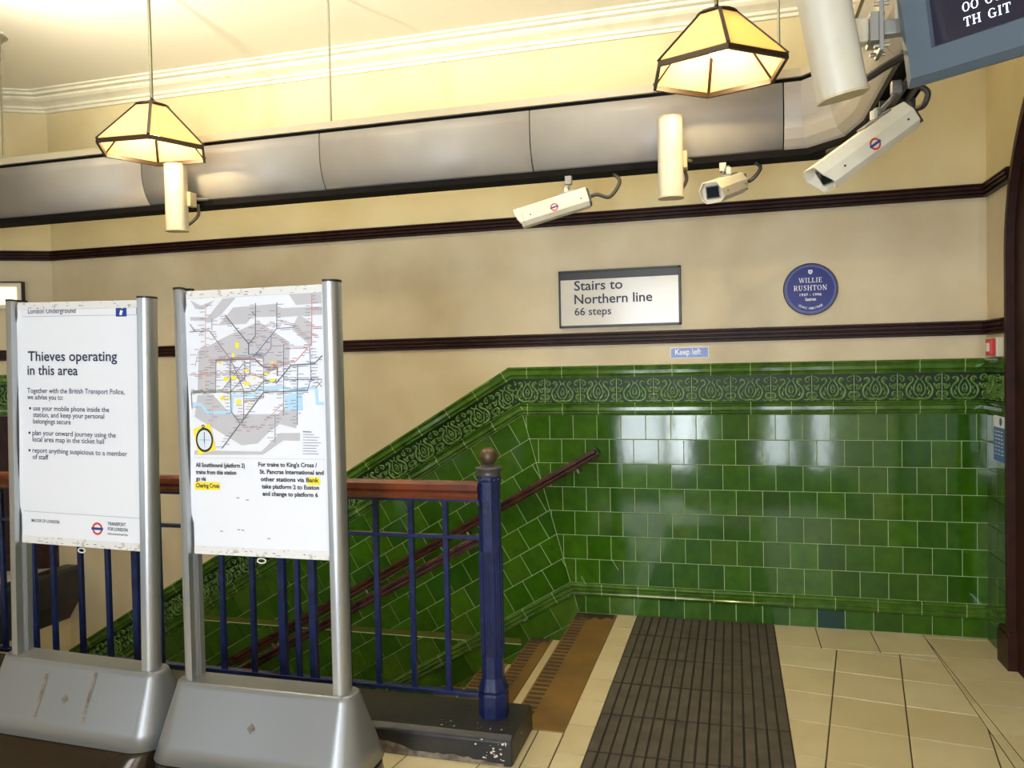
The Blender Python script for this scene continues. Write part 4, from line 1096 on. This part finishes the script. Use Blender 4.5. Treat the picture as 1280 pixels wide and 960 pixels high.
LN = [('black', 3.6, [(230, 145), (365, 305), (365, 360)]), ('black', 3, [(402, 85), (402, 262), (365, 305)]), ('black', 2.5, [(380, 130), (402, 152)]), ('navy', 3, [(520, 85), (520, 225), (395, 375)]), ('navy', 2.6, [(520, 225), (620, 220)]),
      ('navy', 2.4, [(490, 265), (490, 330), (460, 362), (365, 362)]), ('brown', 3, [(28, 232), (140, 228), (265, 390), (340, 560), (340, 720)]), ('pink', 3, [(118, 80), (118, 350), (145, 380), (250, 382)]), ('grey', 2.6, [(155, 165), (155, 225)]),
      ('brown', 5.5, [(180, 390), (400, 388), (450, 435), (525, 435), (525, 480)]), ('orange', 4, [(115, 555), (115, 440), (180, 390)]), ('red', 3.2, [(28, 468), (330, 465), (430, 485), (450, 480)]), ('red', 3.2, [(710, 45), (710, 310), (620, 410), (525, 410), (440, 490)]),
      ('red', 3, [(710, 130), (765, 125)]), ('red', 3, [(710, 220), (765, 222)]), ('pink', 2.6, [(395, 300), (470, 200), (590, 195), (660, 270), (745, 268)]), ('pink', 2.4, [(540, 290), (580, 325), (700, 325)]), ('black', 3.8, [(520, 522), (600, 425), (725, 420), (765, 378)]),
      ('navy', 2.6, [(700, 330), (708, 500), (690, 560)]), ('green', 4.2, [(40, 565), (400, 565), (450, 510), (520, 510)]), ('black', 3.0, [(40, 570), (45, 655)]), ('grey', 3.4, [(40, 560), (180, 560), (180, 390)]), ('black', 3.8, [(220, 875), (322, 740), (450, 570), (690, 565)]),
      ('black', 3, [(322, 740), (270, 675), (265, 560), (262, 390)]), ('teal', 3, [(635, 430), (635, 750)]), ('teal', 2.4, [(560, 310), (560, 700)]), ('navy', 2.6, [(560, 505), (765, 505)]), ('grey', 3, [(450, 375), (450, 600), (400, 615), (340, 615)]), ('grey', 2.6, [(265, 378), (450, 376)]),
      ('black', 2.4, [(215, 560), (345, 400), (345, 500)]), ('grey', 2.4, [(265, 400), (400, 570)]), ('brown', 2.6, [(270, 560), (350, 480)]), ('pink', 3.0, [(165, 580), (165, 730)]), ('pink', 2.8, [(560, 630), (430, 760), (360, 775), (322, 740)]), ('pale', 3.4, [(60, 420), (75, 350), (110, 310)]), ('grey', 2.8, [(515, 690), (515, 845)]),
      ('black', 2.6, [(28, 190), (55, 228)]), ('orange', 3, [(440, 490), (520, 410)]), ('navy', 2.8, [(375, 395), (375, 465)]), ('brown', 2.4, [(740, 515), (765, 545)]), ('brown', 2.4, [(765, 515), (735, 550)])]
for cn in MAPC:
    for i, (c, wd, pts) in enumerate(LN):
        if c == cn: m = MB(); mline(m, pts, wd*.00100, .0014+.00002*i); m.build('map_line', MAPC[cn], pp)
random.seed(11)
m = MB()
for i, (c, wd, pts) in enumerate(LN):                           # station names as fine dashes beside the lines
    for a, b in zip(pts, pts[1:]):
        L = math.hypot(b[0]-a[0], b[1]-a[1]); k = int(L/17)
        for q in range(k):
            f = (q+.5)/max(k, 1); x = a[0]+(b[0]-a[0])*f; y = a[1]+(b[1]-a[1])*f
            vert = abs(b[0]-a[0]) < abs(b[1]-a[1])
            ww = random.uniform(14, 36)
            if vert: x0_ = x+(6 if random.random() < .4 else -6-ww); y0_ = y
            else: x0_ = x-ww/2; y0_ = y+random.choice((-9, 9))
            if x0_ < 30 or x0_+ww > 768: continue
            for piece in range(3):
                xa = x0_+ww*piece/3; mline(m, [(xa, y0_), (xa+ww/3*.72, y0_)], .0021, .0024)
for i in range(9): mline(m, [(668, 788+i*15), (668+random.uniform(40, 95), 790+i*15)], .0021 if i else .004, .0024)
m.build('station_names', mat('map_label_ink', S(126, 128, 146), .6), pp)
m = MB()
for x, y in ([(635, 432+k*24) for k in range(14)] + [(560, 318+k*34) for k in range(6)] + [(712, 340+k*40) for k in range(5)] + [(580+k*28, 506) for k in range(7)]): disc(m, F, *mp(x, y), 0, .0022, .0026, 10)
m.build('interchange_dots', MAPC['navy'], pp)
m = MB()
for x, y, sx, sy in ((302, 312, 14, 18), (280, 365, 8, 14), (240, 495, 20, 12), (285, 490, 18, 12), (358, 522, 22, 10), (222, 600, 16, 12), (312, 620, 16, 16), (355, 450, 12, 10), (500, 505, 16, 10), (465, 470, 12, 8), (372, 632, 12, 6), (255, 602, 10, 6), (400, 495, 8, 6), (205, 408, 12, 6), (495, 408, 12, 6)):
    mpoly(m, [(x+sx*math.cos(a)*random.uniform(.8, 1.1), y+sy*math.sin(a)*random.uniform(.8, 1.1)) for a in [2*math.pi*k/9 for k in range(9)]], .0028)
m.build('yellow_notes', YEL, pp)
m = MB(); mpoly(m, [(52, 768), (150, 738), (186, 882), (86, 912)], .0029); cpn = m.build('compass_picture', YEL, pp)
c0 = mp(120, 828); 
m = MB()
def oval(m, r0, r1, n, sx=.82): 
    for k in range(28):
        a, b = 2*math.pi*k/28, 2*math.pi*(k+1)/28
        if r0: m.poly([F(c0[0]+sx*r*math.cos(q), c0[1]+r*math.sin(q), n) for r, q in ((r0, a), (r1, a), (r1, b), (r0, b))])
        else: m.poly([F(c0[0], c0[1], n), F(c0[0]+sx*r1*math.cos(a), c0[1]+r1*math.sin(a), n), F(c0[0]+sx*r1*math.cos(b), c0[1]+r1*math.sin(b), n)])
oval(m, 0, .045, .0031); m.build('compass_dial', mat('compass_dial_white', S(214, 222, 234), .4), cpn)
m = MB(); oval(m, .038, .047, .0033); disc(m, F, c0[0]-.004, c0[1]+.052, .003, .007, .0033, 12); stroke(m, F, c0[0], c0[1]-.012, c0[0], c0[1]+.03, .003, .0034); stroke(m, F, c0[0]-.024, c0[1], c0[0]+.024, c0[1], .001, .0034); stroke(m, F, c0[0], c0[1]-.03, c0[0], c0[1], .001, .0034); m.build('compass_case', INKB, cpn)
m = MB(); rect(m, F, .02*W, .352*H, .99*W, .3532*H, .0011); m.build('rule', MAPGREY, pp)
m = MB()
for nm, u0, u1, v in (('h', .022, .205, .232), ('h', .855, .935, .26)): 
    m.poly([F(x*W, y*H, .0012) for x, y in ((u0-.008, v), (u0+.0, v-.008), (u1, v-.006), (u1+.008, v+.006), (u1, v+.024), (u0, v+.026))])
m.build('highlight', YEL, pp)
for s, u0, u1, v in (('All Southbound (platform 2)', .03, .40, .316), ('trains from this station', .03, .335, .288), ('go via', .03, .105, .262), ('Charing Cross', .028, .205, .235),
    ('For trains to King\'s Cross /', .50, .92, .322), ("St. Pancras International and", .508, .965, .294), ('other stations via Bank', .514, .93, .265), ('take platform 2 to Euston', .52, .93, .237), ('and change to platform 6', .524, .92, .209)):
    m = MB(); put_text(m, F, s, u0*W, v*H, (u1-u0)*W, .0225, .028, .0020); m.build('notice_line', INKB, pp)
m = MB()
for u0, v in ((.33, .195), (.40, .188), (.33, .07), (.36, .069), (.55, .04), (.2, .062)): rect(m, F, u0*W, v*H, (u0+.022)*W, (v+.004)*H, .0012)
m.build('ink_specks', INKG, pp)

# board 3: mostly outside the left edge
t, pp, F, W, H = board('silver stand whose base just shows at the left edge', (-3.66, -2.27, 0), -.31, .31, .881, 1.896, 1.902, 0)
m = MB(); put_text(m, F, 'Welcome', .1*W, .75*H, .6*W, .06, .01, .0012) if False else rect(m, F, .04*W, .9495*H, .99*W, .951*H, .0011); m.build('rule', INKG, pp)
